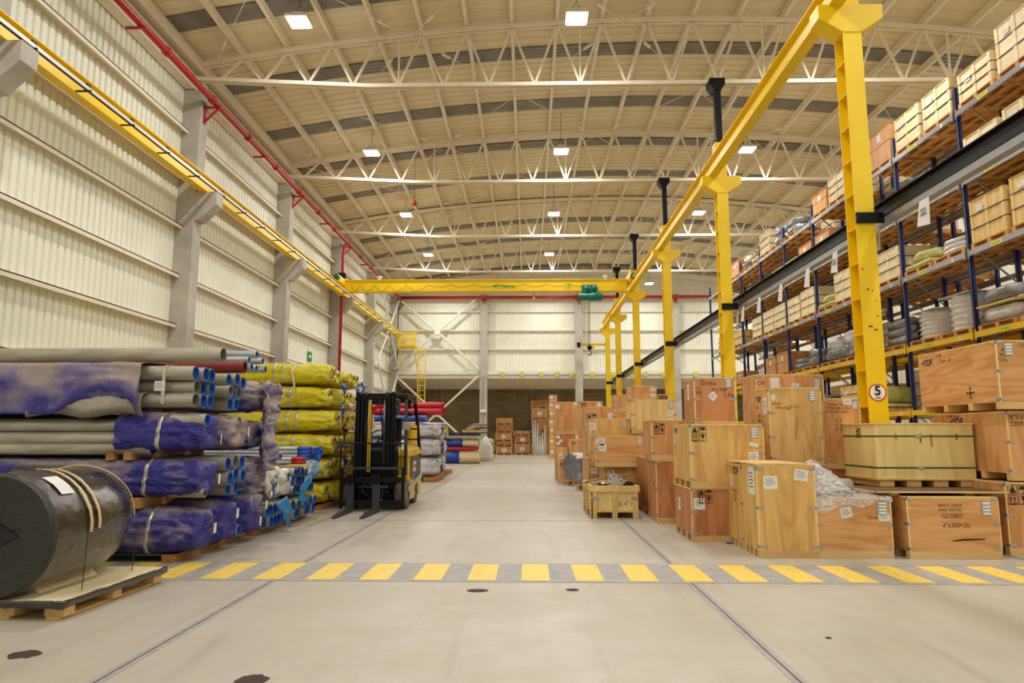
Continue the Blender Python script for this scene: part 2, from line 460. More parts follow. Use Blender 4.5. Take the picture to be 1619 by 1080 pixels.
# end wall with gable
m = MB(); pts = []; x = XL
while x < XR:
    pts += [(x, YE), (x+0.205*0.62, YE), (x+0.205*0.70, YE+0.035), (x+0.205*0.92, YE+0.035)]; x += 0.205
n = len(pts); m.add([(a, b, 5.45) for a, b in pts]+[(a, b, zroof(a)+0.05) for a, b in pts], [(i, i+1, n+i+1, n+i) for i in range(n-1)])
struct(m.build('wall_back', 'wall_sheet'))
m = MB(); m.box(XL, 51.6, 0, XR, 51.9, 4.85); struct(m.build('wall_block', 'block_wall'))
m = MB(); m.box(XL-0.1, 46.3, 0, XL, 51.6, 5.5); struct(m.build('wall_side', 'block_wall'))
m = MB()
m.add([(XL,46.4,5.5),(XR,46.4,5.5),(XR,51.9,4.85),(XL,51.9,4.85),(XL,46.4,5.6),(XR,46.4,5.6),(XR,51.9,4.95),(XL,51.9,4.95)], [(0,1,2,3),(7,6,5,4),(0,4,5,1),(2,6,7,3)])
struct(m.build('ceiling_annex', 'roof_sheet'))
for i in range(5):
    y = 46.9+i*1.05; z = 5.5-(y-46.4)*0.118
    m = MB(); m.box(XL, y-0.03, z-0.2, XR, y+0.03, z)
    tag(m.build('annex_purlin', 'cream_steel'), 'cream purlin under the low annex roof by block wall, %s behind the header beam' % ORD[i], 'purlin', 'annex roof purlins')
# block wall has shallow piers
for i, px in enumerate((700, 842, 985)):
    x = (px-835)*51.5/1085; m = MB(); m.box(x-0.18, 51.45, 0, x+0.18, 51.6, 4.8); struct(m.build('trim_%d' % (i+1), 'block_wall'))

# roof: arched sheet with raised seams running across the hall
NX = 28; m = MB(); ys = []; y = YB; SP = 3.32
sky = [16.05+SP*k-0.0 for k in range(-8, 10)]
while y < YE+0.2:
    ys += [(y, 0), (y+0.30, 0), (y+0.31, -0.035), (y+0.335, -0.035)]; y += 0.345
xs = [XL-0.3+(XR-XL+0.6)*i/NX for i in range(NX+1)]
vs = [(x, yy, zroof(x)+dz) for yy, dz in ys for x in xs]; nr = NX+1
fs = [(i*nr+k, i*nr+k+1, (i+1)*nr+k+1, (i+1)*nr+k) for i in range(len(ys)-1) for k in range(NX)]
m.add(vs, fs); struct(m.build('ceiling', 'roof_sheet'))
for i, y in enumerate([s for s in sky if 8 < s < 46]):
    m = MB(); rows = []
    for k in range(9): rows.append((y-0.33+k*0.0825, -0.045-(0.02 if k % 2 else 0)))
    vs = [(x, yy, zroof(x)+dz) for yy, dz in rows for x in xs]
    m.add(vs, [(a*nr+k, a*nr+k+1, (a+1)*nr+k+1, (a+1)*nr+k) for a in range(8) for k in range(NX)])
    tag(m.build('skylight_strip', 'skylight_sheet'), 'dark translucent skylight strip across the arched roof, %s from the hall entrance end' % ORD[i], 'skylight', 'skylight strips in the roof')

# purlins, lengthwise
NP = 21
for i in range(NP+1):
    x = XC + (i-NP/2)*1.235
    if x < XL+0.1 or x > XR-0.1: continue
    z = ztop(x)
    m = MB(); m.box(x-0.012, YB, z+0.09, x+0.012, YE, z+0.29); m.box(x-0.045, YB, z+0.07, x+0.045, YE, z+0.09); m.box(x-0.045, YB, z+0.27, x+0.045, YE, z+0.29)
    tag(m.build('roof_purlin', 'cream_steel'), 'long cream roof purlin, %s from the wall carrying the red pipe' % ORD[i], 'purlin', 'lengthwise roof purlins')

# trusses
def truss(Y, label):
    t = thing('roof_truss', (XC, Y, 10.7), label, 'roof truss', 'arched roof trusses')
    x0, x1 = XL+0.35, XR-0.35
    def zb(x):
        d = abs(x-XC); return 10.78+max(0.0, d-8.2)*0.055
    m = MB(); N = 22
    xx = [x0+(x1-x0)*i/N for i in range(N+1)]
    for s in (-0.07, 0.07):
        for a, b in zip(xx[:-1], xx[1:]): m.bar((a, Y+s, ztop(a)), (b, Y+s, ztop(b)), 0.05, 0.11)
    m.build('top_chord', 'cream_steel', t)
    m = MB(); bx = [x0, XC-8.2, XC+8.2, x1]
    for s in (-0.07, 0.07):
        for a, b in zip(bx[:-1], bx[1:]): m.bar((a, Y+s, zb(a)), (b, Y+s, zb(b)), 0.06, 0.10)
    m.build('bottom_chord', 'cream_steel', t)
    for i in range(NP+1):
        x = XC+(i-NP/2)*1.235
        if x < x0 or x > x1: continue
        for s in (-0.6175, 0.6175):
            xb = x+s
            if x0+0.3 < xb < x1-0.3:
                mm = MB(); mm.bar((x, Y, ztop(x)-0.02), (xb, Y, zb(xb)), 0.06, 0.06, (0,1,0)); mm.build('web_member', 'cream_steel', t)
    for k in (-6, -2, 2, 6):
        xb = XC+k*1.235; mm = MB(); mm.bar((xb, Y, ztop(xb)), (xb, Y, zb(xb)), 0.05, 0.05, (0,1,0)); mm.build('web_member', 'cream_steel', t)
    return t
TY = [y for y in COLY[1:] if y < 45]
for i, y in enumerate(TY): truss(y, 'cream lattice roof truss spanning the hall, %s counted from the far end wall' % ORD[len(TY)-1-i])
# gable rafter on the end wall
m = MB()
xx = [XL+0.1+(XR-XL-0.2)*i/20 for i in range(21)]
for a, b in zip(xx[:-1], xx[1:]): m.bar((a, 46.2, ztop(a)-0.15), (b, 46.2, ztop(b)-0.15), 0.2, 0.35)
tag(m.build('gable_rafter', 'cream_steel'), 'curved cream rafter against the far gable sheet', 'rafter')
# rod bracing under the roof with turnbuckle sleeves
for i, (y0, y1) in enumerate(zip(TY[1:-1], TY[2:])):
    for k, (xa, xb) in enumerate(((-8.6, -3.2), (-3.2, 2.6), (2.6, 8.4), (8.4, 14.2))):
        t = thing('bracing_rods', ((xa+xb)/2, (y0+y1)/2, ztop((xa+xb)/2)), 'crossed roof bracing rods, %s pair from the red-pipe wall, %s bay from entrance' % (ORD[k], ORD[i]), 'bracing', 'roof rod bracing')
        for a, b in ((xa, xb), (xb, xa)):
            A = Vector((a, y0, ztop(a)-0.05)); B = Vector((b, y1, ztop(b)-0.05))
            mm = MB(); mm.tube([A, B], 0.011, 6); mm.build('rod', 'cream_steel', t)
            for f in (0.13, 0.87):
                p = A.lerp(B, f); q = A.lerp(B, f+0.035); mm = MB(); mm.bar(p, q, 0.07, 0.05); mm.build('turnbuckle', 'white_steel', t)

# eave gutter beam along the wall head
m = MB(); m.ibeam((XL+0.28, YB, 11.0), (XL+0.28, YE, 11.0), 0.16, 0.24); m.box(XL, YB, 11.3, XL+0.45, YE, 11.5)
tag(m.build('eave_beam', 'cream_steel'), 'cream eave beam along the top of the ribbed side wall', 'beam')
m = MB(); m.box(XL+0.02, YB, 10.78, XL+0.30, YE, 10.9)
tag(m.build('eave_strut', 'cream_steel'), 'cream strut running just above the concrete column heads', 'beam')

# side columns
for i, y in enumerate(COLY[2:]):
    n_ = ORD[len(COLY[2:])-1-i]
    t = thing('concrete_column', (XL+0.24, y, 0), 'grey concrete side wall column with crane corbel, %s from the far corner' % n_, 'column', 'side wall columns')
    m = MB(); m.box(XL, y-0.0, 0, XL+0.50, y+0.42, 10.75); m.build('shaft', 'column_concrete', t, bevel=0.015)
    m = MB(); m.prism([(XL+0.5, 7.05), (XL+0.5, 7.85), (XL+1.07, 7.85), (XL+1.07, 7.50), (XL+0.62, 7.08)], y+0.01, y+0.41)
    m.build('corbel', 'column_concrete', t, bevel=0.01)
    m = MB(); m.box(XL+0.30, y+0.08, 10.75, XL+0.48, y+0.34, 11.0); m.build('head_plate', 'white_steel', t)
# wall girts by bay
GZ = [2.9, 4.25, 5.58, 6.90, 8.22, 9.57]
for b in range(1, 7):
    ya, yb = COLY[b]+0.42, COLY[b+1]-0.0
    bay = ORD[6-b]
    for r, z in enumerate(GZ):
        m = MB(); m.box(XL, ya, z-0.012, XL+0.2, yb+0.05, z+0.012); m.box(XL+0.185, ya, z-0.095, XL+0.2, yb+0.05, z+0.012); m.box(XL, ya, z-0.06, XL+0.012, yb, z)
        tag(m.build('wall_girt', 'cream_steel'), 'cream wall girt, %s row above floor, %s bay from the far corner' % (ORD[r], bay), 'girt', 'side wall girts')
# end wall columns, girts
EX = [-9.15, -3.0, 3.43, 9.97, 16.5]
nm = ['in the corner by the ribbed side wall', 'beside the tall cross bracing', 'behind the crane hoist', 'behind the racking end', 'in the corner behind the racks']
for i, x in enumerate(EX):
    m = MB(); m.box(x-0.25, 46.0, 0, x+0.25, 46.45, 10.9 if 0 < i < 4 else 10.9)
    tag(m.build('end_column', 'column_concrete', bevel=0.015), 'concrete end wall column standing '+nm[i], 'column', 'end wall columns')
for b, (xa, xb) in enumerate(zip(EX[:-1], EX[1:])):
    for r, z in enumerate((7.16, 8.46, 9.76)):
        m = MB(); m.box(xa+0.25, 46.3, z-0.06, xb-0.25, 46.5, z-0.035); m.box(xa+0.25, 46.29, z-0.06, xb-0.25, 46.31, z+0.02)
        tag(m.build('end_girt', 'white_steel'), 'pale end wall girt, %s row above the header, %s bay from ladder corner' % (ORD[r], ORD[b]), 'girt', 'end wall girts')
    m = MB(); m.box(xa+0.25, 46.1, 5.40, xb-0.25, 46.45, 5.64); m.box(xa+0.25, 46.2, 5.15, xb-0.25, 46.3, 5.36)
    tag(m.build('header_beam', 'white_steel'), 'white header beam over the annex opening, %s bay from the ladder corner' % ORD[b], 'beam', 'annex header beams')
for i, px in enumerate((795, 825.7, 856, 881, 903, 936.7, 970, 997, 1020.7, 1049.3, 1100)):
    p = atY(px, 591.5, 46.05)
    t = tag(MB().box(p.x-0.13, 46.05, p.z-0.13, p.x+0.13, 46.09, p.z+0.13).build('bay_tag', 'tag_yellow'), 'small yellow tag on the header beam above the annex, %s from the cross bracing' % ORD[i], 'tag', 'yellow bay tags')

# cross bracing, end wall (two tall X) and side wall
def xbrace(name, A, B, Cc, D, label, wdt=0.14):
    cen = (Vector(A)+Vector(B))/2
    t = thing(name, cen, label, 'bracing', 'white cross bracing')
    side = Vector((0,1,0)) if abs(A[1]-B[1]) < 0.1 else Vector((1,0,0))
    for p, q in ((A, B), (Cc, D)):
        m = MB(); m.tube([p, q], wdt/2, 12); m.smooth = True; m.build('brace_tube', 'white_steel', t)
    m = MB(); c = cen
    if abs(A[1]-B[1]) < 0.1: m.box(c.x-0.22, c.y-0.09, c.z-0.2, c.x+0.22, c.y+0.09, c.z+0.2)
    else: m.box(c.x-0.09, c.y-0.22, c.z-0.2, c.x+0.09, c.y+0.22, c.z+0.2)
    m.build('gusset', 'white_steel', t, bevel=0.05)
xbrace('cross_brace', (-9.0,45.9,10.75), (-3.3,45.9,5.75), (-3.3,45.9,10.75), (-9.0,45.9,5.75), 'large white X brace on the end wall above the header beam')
xbrace('cross_brace', (-8.9,45.9,5.3), (-3.3,45.9,0.2), (-3.3,45.9,5.3), (-8.9,45.9,0.2), 'large white X brace below the header beam, before the block wall')
for (za, zb_, lb) in ((10.6, 5.7, 'white X brace on the ribbed side wall by the corner, upper one'), (5.5, 0.3, 'white X brace on the ribbed side wall by the corner, lower one')):
    xbrace('cross_brace', (-8.72, 39.5, za), (-8.72, 45.8, zb_), (-8.72, 45.8, za), (-8.72, 39.5, zb_), lb, 0.11)

# red sprinkler main along the side wall, then across the end wall
t = thing('sprinkler_main', (-8.6, 20, 10.45), 'red sprinkler main running the length of the side wall under the roof', 'pipe')
m = MB(); m.smooth = True; m.tube([(-8.6, YB, 10.45), (-8.6, 45.7, 10.45)], 0.085, 14); m.build('pipe_run', 'pipe_red', t)
for k in range(-2, 20):
    y = 3.2+k*2.383
    if y > 45: break
    m = MB(); m.smooth = True; m.tube([(-8.6, y-0.07, 10.45), (-8.6, y+0.07, 10.45)], 0.112, 14); m.build('coupling', 'pipe_red', t)
for y in COLY[2:]:
    for dy, nm_ in ((0.2, 0), (3.6, 1)):
        m = MB(); m.bar((XL+0.5, y+dy, 10.33), (-8.45, y+dy, 10.33), 0.05, 0.05)
        if not nm_: m.bar((XL+0.5, y+dy, 9.9), (-8.5, y+dy, 10.32), 0.05, 0.05); m.box(XL+0.48, y+dy-0.05, 9.85, XL+0.53, y+dy+0.05, 10.38)
        m.build('bracket', 'pipe_red', t)
m = MB(); m.smooth = True; m.tube([(-8.9, 45.75, 10.62), (16.2, 45.75, 10.62)], 0.11, 14)
t = thing('sprinkler_branch', (0, 45.75, 10.62), 'red pipe running across the end wall under the gable', 'pipe'); m.build('pipe_run', 'pipe_red', t)
for x in EX[1:4]:
    m = MB(); m.prism([(x-0.15, 10.55), (x+0.15, 10.55), (x, 10.2)], 45.8, 45.95); m.build('bracket', 'pipe_red', t)
t = thing('sprinkler_riser', (-8.78, 31.6, 0), 'vertical red riser pipe with valve fixed to a side wall column', 'pipe')
m = MB(); m.smooth = True; m.tube([(-8.78, 31.6, 0.4), (-8.78, 31.6, 9.9), (-8.75, 31.6, 10.2), (-8.62, 31.6, 10.42)], 0.07, 12); m.build('pipe_run', 'pipe_red', t)
m = MB(); m.box(-8.93, 31.42, 8.7, -8.63, 31.6, 8.95); m.revolve([(0.0,0),(0.14,0.0),(0.14,0.03),(0,0.03)], (-8.6,31.5,8.8), 14, 'x'); m.build('valve', 'black_steel', t)

# exit sign on the side wall
e = atY(491, 564, 29.0); e.x = -9.15; e = Vector((-9.34, 29.6, 4.75))
r_ = ray(491, 564); tt = -9.33/r_.x; e = Vector((-9.398, r_.y*tt, CAMH+r_.z*tt))
t = thing('exit_sign', e, 'small green exit sign with white arrow on the ribbed side wall', 'sign')
MB().box(e.x, e.y-0.24, e.z-0.2, e.x+0.05, e.y+0.24, e.z+0.2).build('board', 'sign_green', t)
m = MB(); m.box(e.x+0.05, e.y-0.12, e.z-0.03, e.x+0.055, e.y+0.14, e.z+0.05); m.prism([(e.y-0.2, e.z+0.01), (e.y-0.1, e.z-0.09), (e.y-0.1, e.z+0.11)], e.x+0.05, e.x+0.055, 'x'); m.build('arrow', 'sign_white', t)

# white board on the block wall, junction box on the column, floor squeegee-like strip light boxes
p = atY(848, 641, 51.55); tag(MB().box(p.x-0.3, 51.5, p.z-0.28, p.x+0.3, 51.58, p.z+0.28).build('notice_board', 'paper'), 'small pale notice on the block wall of the annex', 'sign')
p = atY(764, 650, 45.98); t = thing('alarm_box', p, 'small white junction box with conduit on the end column', 'electrical box')
MB().box(p.x-0.22, 45.85, p.z-0.1, p.x+0.22, 45.99, p.z+0.1).build('housing', 'white_plastic', t, bevel=0.02)
m = MB(); m.tube([(p.x, 45.94, 0.1), (p.x, 45.94, 5.3)], 0.03, 8); m.build('conduit', 'galvanised', t)

# ================================================================ high-bay lamps
def lamp(x, y, z, label):
    t = thing('high_bay_lamp', (x, y, z), label, 'lamp', 'square high-bay lamps')
    m = MB(); m.box(x-0.27, y-0.27, z, x+0.27, y+0.27, z+0.07); m.box(x-0.13, y-0.13, z+0.07, x+0.13, y+0.13, z+0.2)
    for k in range(9): m.box(x-0.24+k*0.06, y-0.22, z+0.07, x-0.225+k*0.06, y+0.22, z+0.12)
    m.build('housing', 'white_steel', t)
    m = MB(); m.box(x-0.24, y-0.24, z-0.04, x+0.24, y+0.24, z-0.002); m.build('diffuser', 'lamp_glow', t, bevel=0.03)
    for s in (-1, 1):
        m = MB(); m.tube([(x+s*0.2, y, z+0.07), (x, y, z+0.45)], 0.006, 5); m.build('wire', 'black_steel', t)
    m = MB(); m.tube([(x, y, z+0.45), (x, y, zroof(x)-0.05)], 0.008, 5); m.build('cable', 'black_steel', t)
    ld = bpy.data.lights.new('lamp_light', 'AREA'); ld.shape = 'SQUARE'; ld.size = 0.5; ld.energy = LAMP_W; ld.color = (0.985, 0.985, 0.98); ld.spread = math.radians(180)
    lo = bpy.data.objects.new('lamp_light', ld); C.objects.link(lo); lo.parent = t; lo.location = (0, 0, -0.06)
    ud = bpy.data.lights.new('ceiling_fill', 'POINT'); ud.energy = LAMP_W*FILL_F; ud.color = (1.0, 0.985, 0.95); ud.shadow_soft_size = 0.3  # fill light added below each lamp to brighten ceiling and trusses
    uo = bpy.data.objects.new('ceiling_fill', ud); C.objects.link(uo); uo.parent = t; uo.location = (0, 0, -0.42)
    return t
LX = [-5.6, 1.2, 7.8, 14.4]; rown = ['above the pipe stacks', 'above the central aisle', 'beside the yellow crane columns', 'added unseen above the pallet racks']  # last row is unseen, added to light the racks
LY = [-5.6, 1.4, 8.4, 15.5, 23.4, 30.4, 37.5, 43.4]
for a, x in enumerate(LX):
    for b, y in enumerate(LY):
        lamp(x, y, 11.42 if y < 43 else 11.02, 'white square high-bay lamp %s, %s from the far end wall' % (rown[a], ORD[len(LY)-1-b]))

for i, x in enumerate((-5.5, 1.0, 7.5)):  # invented battens, added to brighten the dark annex block wall
    t = thing('annex_fill_lamp', (x, 49.0, 4.9), 'long batten lamp under the annex roof, %s from the ladder corner' % ORD[i], 'lamp', 'added annex fill lamps')
    MB().box(x-0.7, 48.95, 4.92, x+0.7, 49.05, 5.0).build('housing', 'white_steel', t); MB().tube([(x, 49, 5.0), (x, 49, 5.2)], 0.01, 6).build('drop_rod', 'white_steel', t)
    ld = bpy.data.lights.new('lamp_light', 'AREA'); ld.shape = 'RECTANGLE'; ld.size = 1.4; ld.size_y = 0.1; ld.energy = 60; ld.color = (1.0, 0.95, 0.85)
    lo = bpy.data.objects.new('lamp_light', ld); C.objects.link(lo); lo.parent = t; lo.location = (0, 0, -0.01)
# ================================================================ CRANE SYSTEM
CRY = [10.1, 17.2, 24.3, 31.4, 37.8, 42.8]
XK = 5.0
crn = ['one carrying the round 5 sign', 'second from the round 5 sign', 'third from the round 5 sign', 'fourth from the round 5 sign', 'fifth from the round 5 sign', 'one holding the small jib near the end wall']
for i, y in enumerate(CRY):
    t = thing('crane_column', (XK, y, 0), 'yellow steel crane column, '+crn[i], 'column', 'yellow crane columns')
    m = MB(); hw = 0.14; d = 0.30
    m.box(XK-hw, y-d/2, 0.02, XK+hw, y-d/2+0.016, 7.58); m.box(XK-hw, y+d/2-0.016, 0.02, XK+hw, y+d/2, 7.58); m.box(XK-0.006, y-d/2+0.02, 0.02, XK+0.006, y+d/2-0.02, 7.58)
    m.build('shaft', 'crane_yellow', t)
    for k in range(1, 14):
        m = MB(); z = 0.2+k*0.53; m.box(XK-hw+0.01, y-d/2+0.02, z, XK+hw-0.01, y+d/2-0.02, z+0.012); m.build('stiffener', 'crane_yellow', t)
    m = MB(); m.box(XK-0.17, y-0.2, 0, XK+0.17, y+0.2, 0.02); m.build('base_plate', 'crane_yellow', t)
    m = MB(); m.prism([(XK-hw, 7.55), (XK+hw, 7.55), (XK+0.48, 7.78), (XK+0.48, 8.0), (XK-0.50, 8.0), (XK-0.50, 7.78)], y-0.16, y+0.16); m.build('bracket_head', 'crane_yellow', t)
    m = MB(); m.box(XK-0.14, y-0.14, 8.0, XK+0.14, y+0.14, 8.92); m.build('head_stub', 'crane_yellow', t)
    if i > 0 and i < 5 or i == 0:
        ty = y
        m = MB(); m.box(XK-0.08, y-0.08, 8.92, XK+0.08, y+0.08, 10.5); m.box(XK-0.13, y-0.13, 8.92, XK+0.13, y+0.13, 8.96)
        m.prism([(XK-0.09, 10.4), (XK+0.09, 10.4), (XK+0.2, 10.55), (XK+0.2, 10.72), (XK-0.2, 10.72), (XK-0.2, 10.55)], y-0.1, y+0.28)
        m.build('hanger_post', 'black_steel', t)
    if i == 0:
        c = Vector((5.0, y-d/2-0.002, 2.0)); 
        rg = MB(); rg.revolve([(0.0, 0), (0.125, 0), (0.125, -0.004), (0, -0.004)], (c.x, c.y, c.z), 40, 'y'); s = rg.build('speed_sign', 'sign_red', t)
        rg = MB(); rg.revolve([(0.0, -0.004), (0.108, -0.004), (0.108, -0.006), (0, -0.006)], (c.x, c.y, c.z), 40, 'y'); sub(rg, 'sign_face', 'sign_white', s, t)
        tx = text_part('5', 0.19, 'print_black', t, (c.x, c.y-0.0075, c.z+0.02), bold=0.006)
        tx2 = text_part('km/h', 0.035, 'print_black', t, (c.x, c.y-0.0075, c.z-0.075), bold=0.001)
        for k, (dx, dz, w_) in enumerate(((-.05, 3.5, .03), (.02, 3.48, .02), (.07, 3.1, .02), (.06, 3.33, .015), (-.06, 2.95, .06), (.02, 2.9, .05), (-.1, 3.8, .02))):
            MB().box(XK+dx, y-d/2-0.002, dz, XK+dx+w_, y-d/2, dz+0.018).build('scuff', 'black_steel', t)
# runway beams
t = thing('runway_beam', (4.78, 22, 8.0), 'long yellow crane runway beam resting on the row of yellow columns', 'beam')
m = MB(); yy = [3.2]+CRY+[43.4]
m.ibeam((4.78, 2.6, 8.21), (4.78, 43.2, 8.21), 0.22, 0.42, 0.018); m.build('girder', 'crane_yellow', t)
MB().box(4.75, 2.6, 8.42, 4.81, 43.2, 8.48).build('crane_rail', 'galvanised', t)
t = thing('runway_beam', (-8.7, 20, 7.85), 'long yellow crane runway beam resting on the concrete column corbels', 'beam')
m = MB(); m.ibeam((-8.7, 2.6, 8.06), (-8.7, 45.4, 8.06), 0.22, 0.42, 0.018); m.build('girder', 'crane_yellow', t)
MB().box(-8.73, 2.6, 8.27, -8.67, 45.4, 8.33).build('crane_rail', 'galvanised', t)
t = thing('conductor_bar', (-8.36, 20, 7.93), 'white enclosed conductor bar on black arms along the side wall crane beam', 'electrical conductor')
MB().box(-8.40, 2.6, 7.885, -8.345, 45.4, 7.955).build('bar', 'white_plastic', t)
MB().box(-8.395, 2.6, 7.87, -8.35, 45.4, 7.884).build('slot', 'black_steel', t)
y = 3.4
while y < 45.3:
    MB().box(-8.70, y, 7.86, -8.30, y+0.035, 7.884).build('arm', 'black_steel', t)
    MB().box(-8.40, y-0.04, 7.955, -8.34, y+0.06, 8.0).build('clamp', 'black_steel', t); y += 1.45
# black monorail beam with tie brackets on the crane columns
t = thing('monorail_beam', (5.32, 22, 4.6), 'long black steel rail beam clamped to the yellow crane columns at mid height', 'beam')
m = MB(); m.ibeam((5.33, 3.0, 4.72), (5.33, 43.0, 4.72), 0.14, 0.24, 0.014); m.build('girder', 'black_steel', t)
MB().box(5.27, 3.0, 4.50, 5.39, 43.0, 4.598).build('lower_rail', 'rack_grey', t)
for y in CRY:
    MB().box(XK-0.145, y-0.19, 4.50, 5.26, y-0.152, 4.66).build('clamp', 'black_steel', t)
# paper notices hanging from the monorail
k = 0
for px, py, wd in ((1458,303,0.22),(1383,350,0.19),(1318,390,0.17),(1275,417,0.16),(1233,443,0.15),(1199,462,0.15),(1174,484,0.14),(1165,494,0.14)):
    r = ray(px, py); tt = 5.24/r.x; p = Vector((5.24, r.y*tt, 4.32))
    q = MB(); q.add([(5.26, p.y+wd*0.55, 4.50), (5.26, p.y-wd*0.45, 4.50), (5.23, p.y-wd*0.6, 4.12), (5.20, p.y+wd*0.5, 4.15),
                     (5.264, p.y+wd*0.55, 4.50), (5.264, p.y-wd*0.45, 4.50), (5.234, p.y-wd*0.6, 4.12), (5.204, p.y+wd*0.5, 4.15)], [(0,1,2,3),(7,6,5,4),(0,3,7,4),(1,5,6,2),(3,2,6,7)])
    t = thing('paper_notice', (5.24, p.y, 4.5), 'white paper notice hanging under the black rail beam, %s from the yellow 5 sign column' % ORD[k], 'notice', 'notices under the black rail'); 
    q.build('sheet', 'paper', t)
    if k < 3: text_part('AREA\nLIBRE', 0.06, 'ink', t, (5.222, p.y-0.01, 4.32), face='S')
    k += 1
# ---- bridge crane
YBR = 31.5
t = thing('bridge_crane', (-2, YBR, 8.04), 'yellow single girder bridge crane spanning between both runways', 'overhead crane')
m = MB(); m.box(-8.62, YBR-0.0, 8.06, 4.62, YBR+0.34, 8.60); m.box(-8.62, YBR-0.05, 8.58, 4.62, YBR+0.39, 8.61); m.box(-8.62, YBR-0.05, 8.04, 4.62, YBR+0.39, 8.065); m.build('girder', 'crane_yellow', t)
for x in (-8.70, 4.75):
    m = MB(); m.box(x-0.10, YBR-1.1, 8.34 if x < 0 else 8.49, x+0.10, YBR+1.4, 8.62 if x < 0 else 8.78); m.build('end_truck', 'crane_yellow', t)
    m = MB(); m.smooth = True; m.revolve([(0,0),(0.13,0),(0.13,0.3),(0,0.3)], (x, YBR-1.25, 8.5), 14, 'y'); m.build('drive_motor', 'hoist_green', t)
m = MB(); m.smooth = True; pts = []
xs_ = [-8.3, -7.9, -7.2, -6.5, -5.7, -4.7, -3.6, -2.5, -1.4, -0.2, 0.9, 1.9, 2.9]
for a, b in zip(xs_[:-1], xs_[1:]):
    for k in range(8):
        u = k/8; sag = (0.30 if b < -4 else 0.12)*4*u*(1-u); pts.append((a+(b-a)*u, YBR-0.08, 8.36-sag))
m.tube(pts, 0.011, 5); m.build('festoon_cable', 'strap_black', t)
p = atY(797, 453, YBR-0.01); m = MB(); m.box(p.x-0.55, YBR-0.012, p.z-0.08, p.x+0.55, YBR-0.002, p.z+0.1); m.build('capacity_plate', 'tag_yellow', t)
text_part('MAX. 3200 KG.', 0.15, 'sign_green', t, (p.x, YBR-0.014, p.z+0.01), bold=0.003)
p = atY(899, 451, YBR-0.01); MB().box(p.x-0.15, YBR-0.012, p.z-0.1, p.x+0.15, YBR-0.002, p.z+0.1).build('number_plate', 'tag_yellow', t)
text_part('2', 0.2, 'print_black', t, (p.x, YBR-0.014, p.z))
# hoist trolley
h = thing('chain_hoist', (2.9, YBR, 7.6), 'green electric wire rope hoist hanging from the bridge crane girder', 'hoist')
m = MB(); m.smooth = True
m.revolve([(0,-0.55),(0.15,-0.55),(0.17,-0.5),(0.17,0.05),(0.20,0.07),(0.20,0.5),(0.15,0.62),(0,0.64)], (2.85, YBR-0.15, 7.74), 20, 'x'); m.build('drum_housing', 'hoist_green', h)
m = MB(); m.smooth = True; m.revolve([(0,-0.32),(0.12,-0.3),(0.15,-0.2),(0.15,0.0),(0,0.0)], (2.42, YBR-0.15, 7.76), 18, 'x'); m.build('motor_cap', 'pipe_red', h)
m = MB(); m.smooth = True; m.revolve([(0,0),(0.17,0),(0.17,0.1),(0.1,0.16),(0,0.16)], (2.75, YBR-0.26, 8.08), 16, 'y'); m.revolve([(0,0),(0.13,0),(0.13,0.1),(0,0.1)], (3.12, YBR-0.26, 8.12), 16, 'y'); m.build('trolley_wheel', 'hoist_green', h)
m = MB(); m.box(2.5, YBR-0.16, 7.84, 3.2, YBR-0.10, 8.3); m.box(2.55, YBR-0.28, 7.84, 2.7, YBR-0.1, 8.02); m.build('side_plate', 'hoist_green', h)
m = MB(); m.tube([(2.80, YBR-0.15, 5.45), (2.80, YBR-0.15, 7.6)], 0.012, 5); m.tube([(2.86, YBR-0.15, 5.45), (2.86, YBR-0.15, 7.6)], 0.012, 5); m.build('wire_rope', 'strap_black', h)
m = MB(); m.smooth = True; m.revolve([(0,-0.14),(0.1,-0.1),(0.12,0.0),(0.1,0.12),(0,0.14)], (2.83, YBR-0.15, 5.36), 14, 'y'); m.tube([(2.83, YBR-0.15, 5.24)]+[(2.83+0.09*math.sin(a), YBR-0.15, 5.10-0.09*math.cos(a)+0.0) for a in [PI*0.95-k*0.33 for k in range(14)]], 0.022, 8); m.build('hook_block', 'black_steel', h)
# pendant lamp hanging on the bridge (small white) and a red pendant button
t = thing('control_pendant', (-0.9+1.7, YBR-0.1, 7.9), 'small white pendant with red top hanging below the crane girder', 'control pendant')
p = atY(844, 466, YBR-0.1)
m = MB(); m.tube([(p.x, YBR-0.1, p.z), (p.x, YBR-0.1, 8.03), (p.x, YBR+0.05, 8.05)], 0.008, 5); m.build('cord', 'strap_black', t)
m = MB(); m.box(p.x-0.03, YBR-0.13, p.z-0.22, p.x+0.03, YBR-0.07, p.z-0.08); m.build('handle', 'white_plastic', t)
MB().box(p.x-0.035, YBR-0.135, p.z-0.08, p.x+0.035, YBR-0.065, p.z+0.02).build('grip', 'pipe_red', t)
# small lamps on girder top
for i, px in enumerate((600, 957)):
    p = atY(px, 441, YBR); t = thing('girder_beacon', (p.x, YBR+0.1, 8.61), 'small white fitting standing on top of the crane girder '+('near the hoist end' if i else 'by the side wall end'), 'fitting')
    MB().box(p.x-0.04, YBR+0.05, 8.61, p.x+0.04, YBR+0.13, 8.78).build('stem', 'white_steel', t); MB().box(p.x-0.11, YBR+0.03, 8.72, p.x+0.09, YBR+0.15, 8.80).build('head', 'white_steel', t)
# hanging red detector and wires
p = atY(655, 321, 25.0); t = thing('hanging_detector', p, 'small red bell shaped unit hanging by a chain below the roof', 'detector')
m = MB(); m.smooth = True; m.revolve([(0,-0.12),(0.08,-0.08),(0.09,0.02),(0.04,0.1),(0,0.12)], p, 14); m.build('body', 'pipe_red', t)
MB().tube([(p.x, p.y, p.z+0.1), (p.x, p.y, zroof(p.x)-0.05)], 0.008, 5).build('chain', 'black_steel', t)
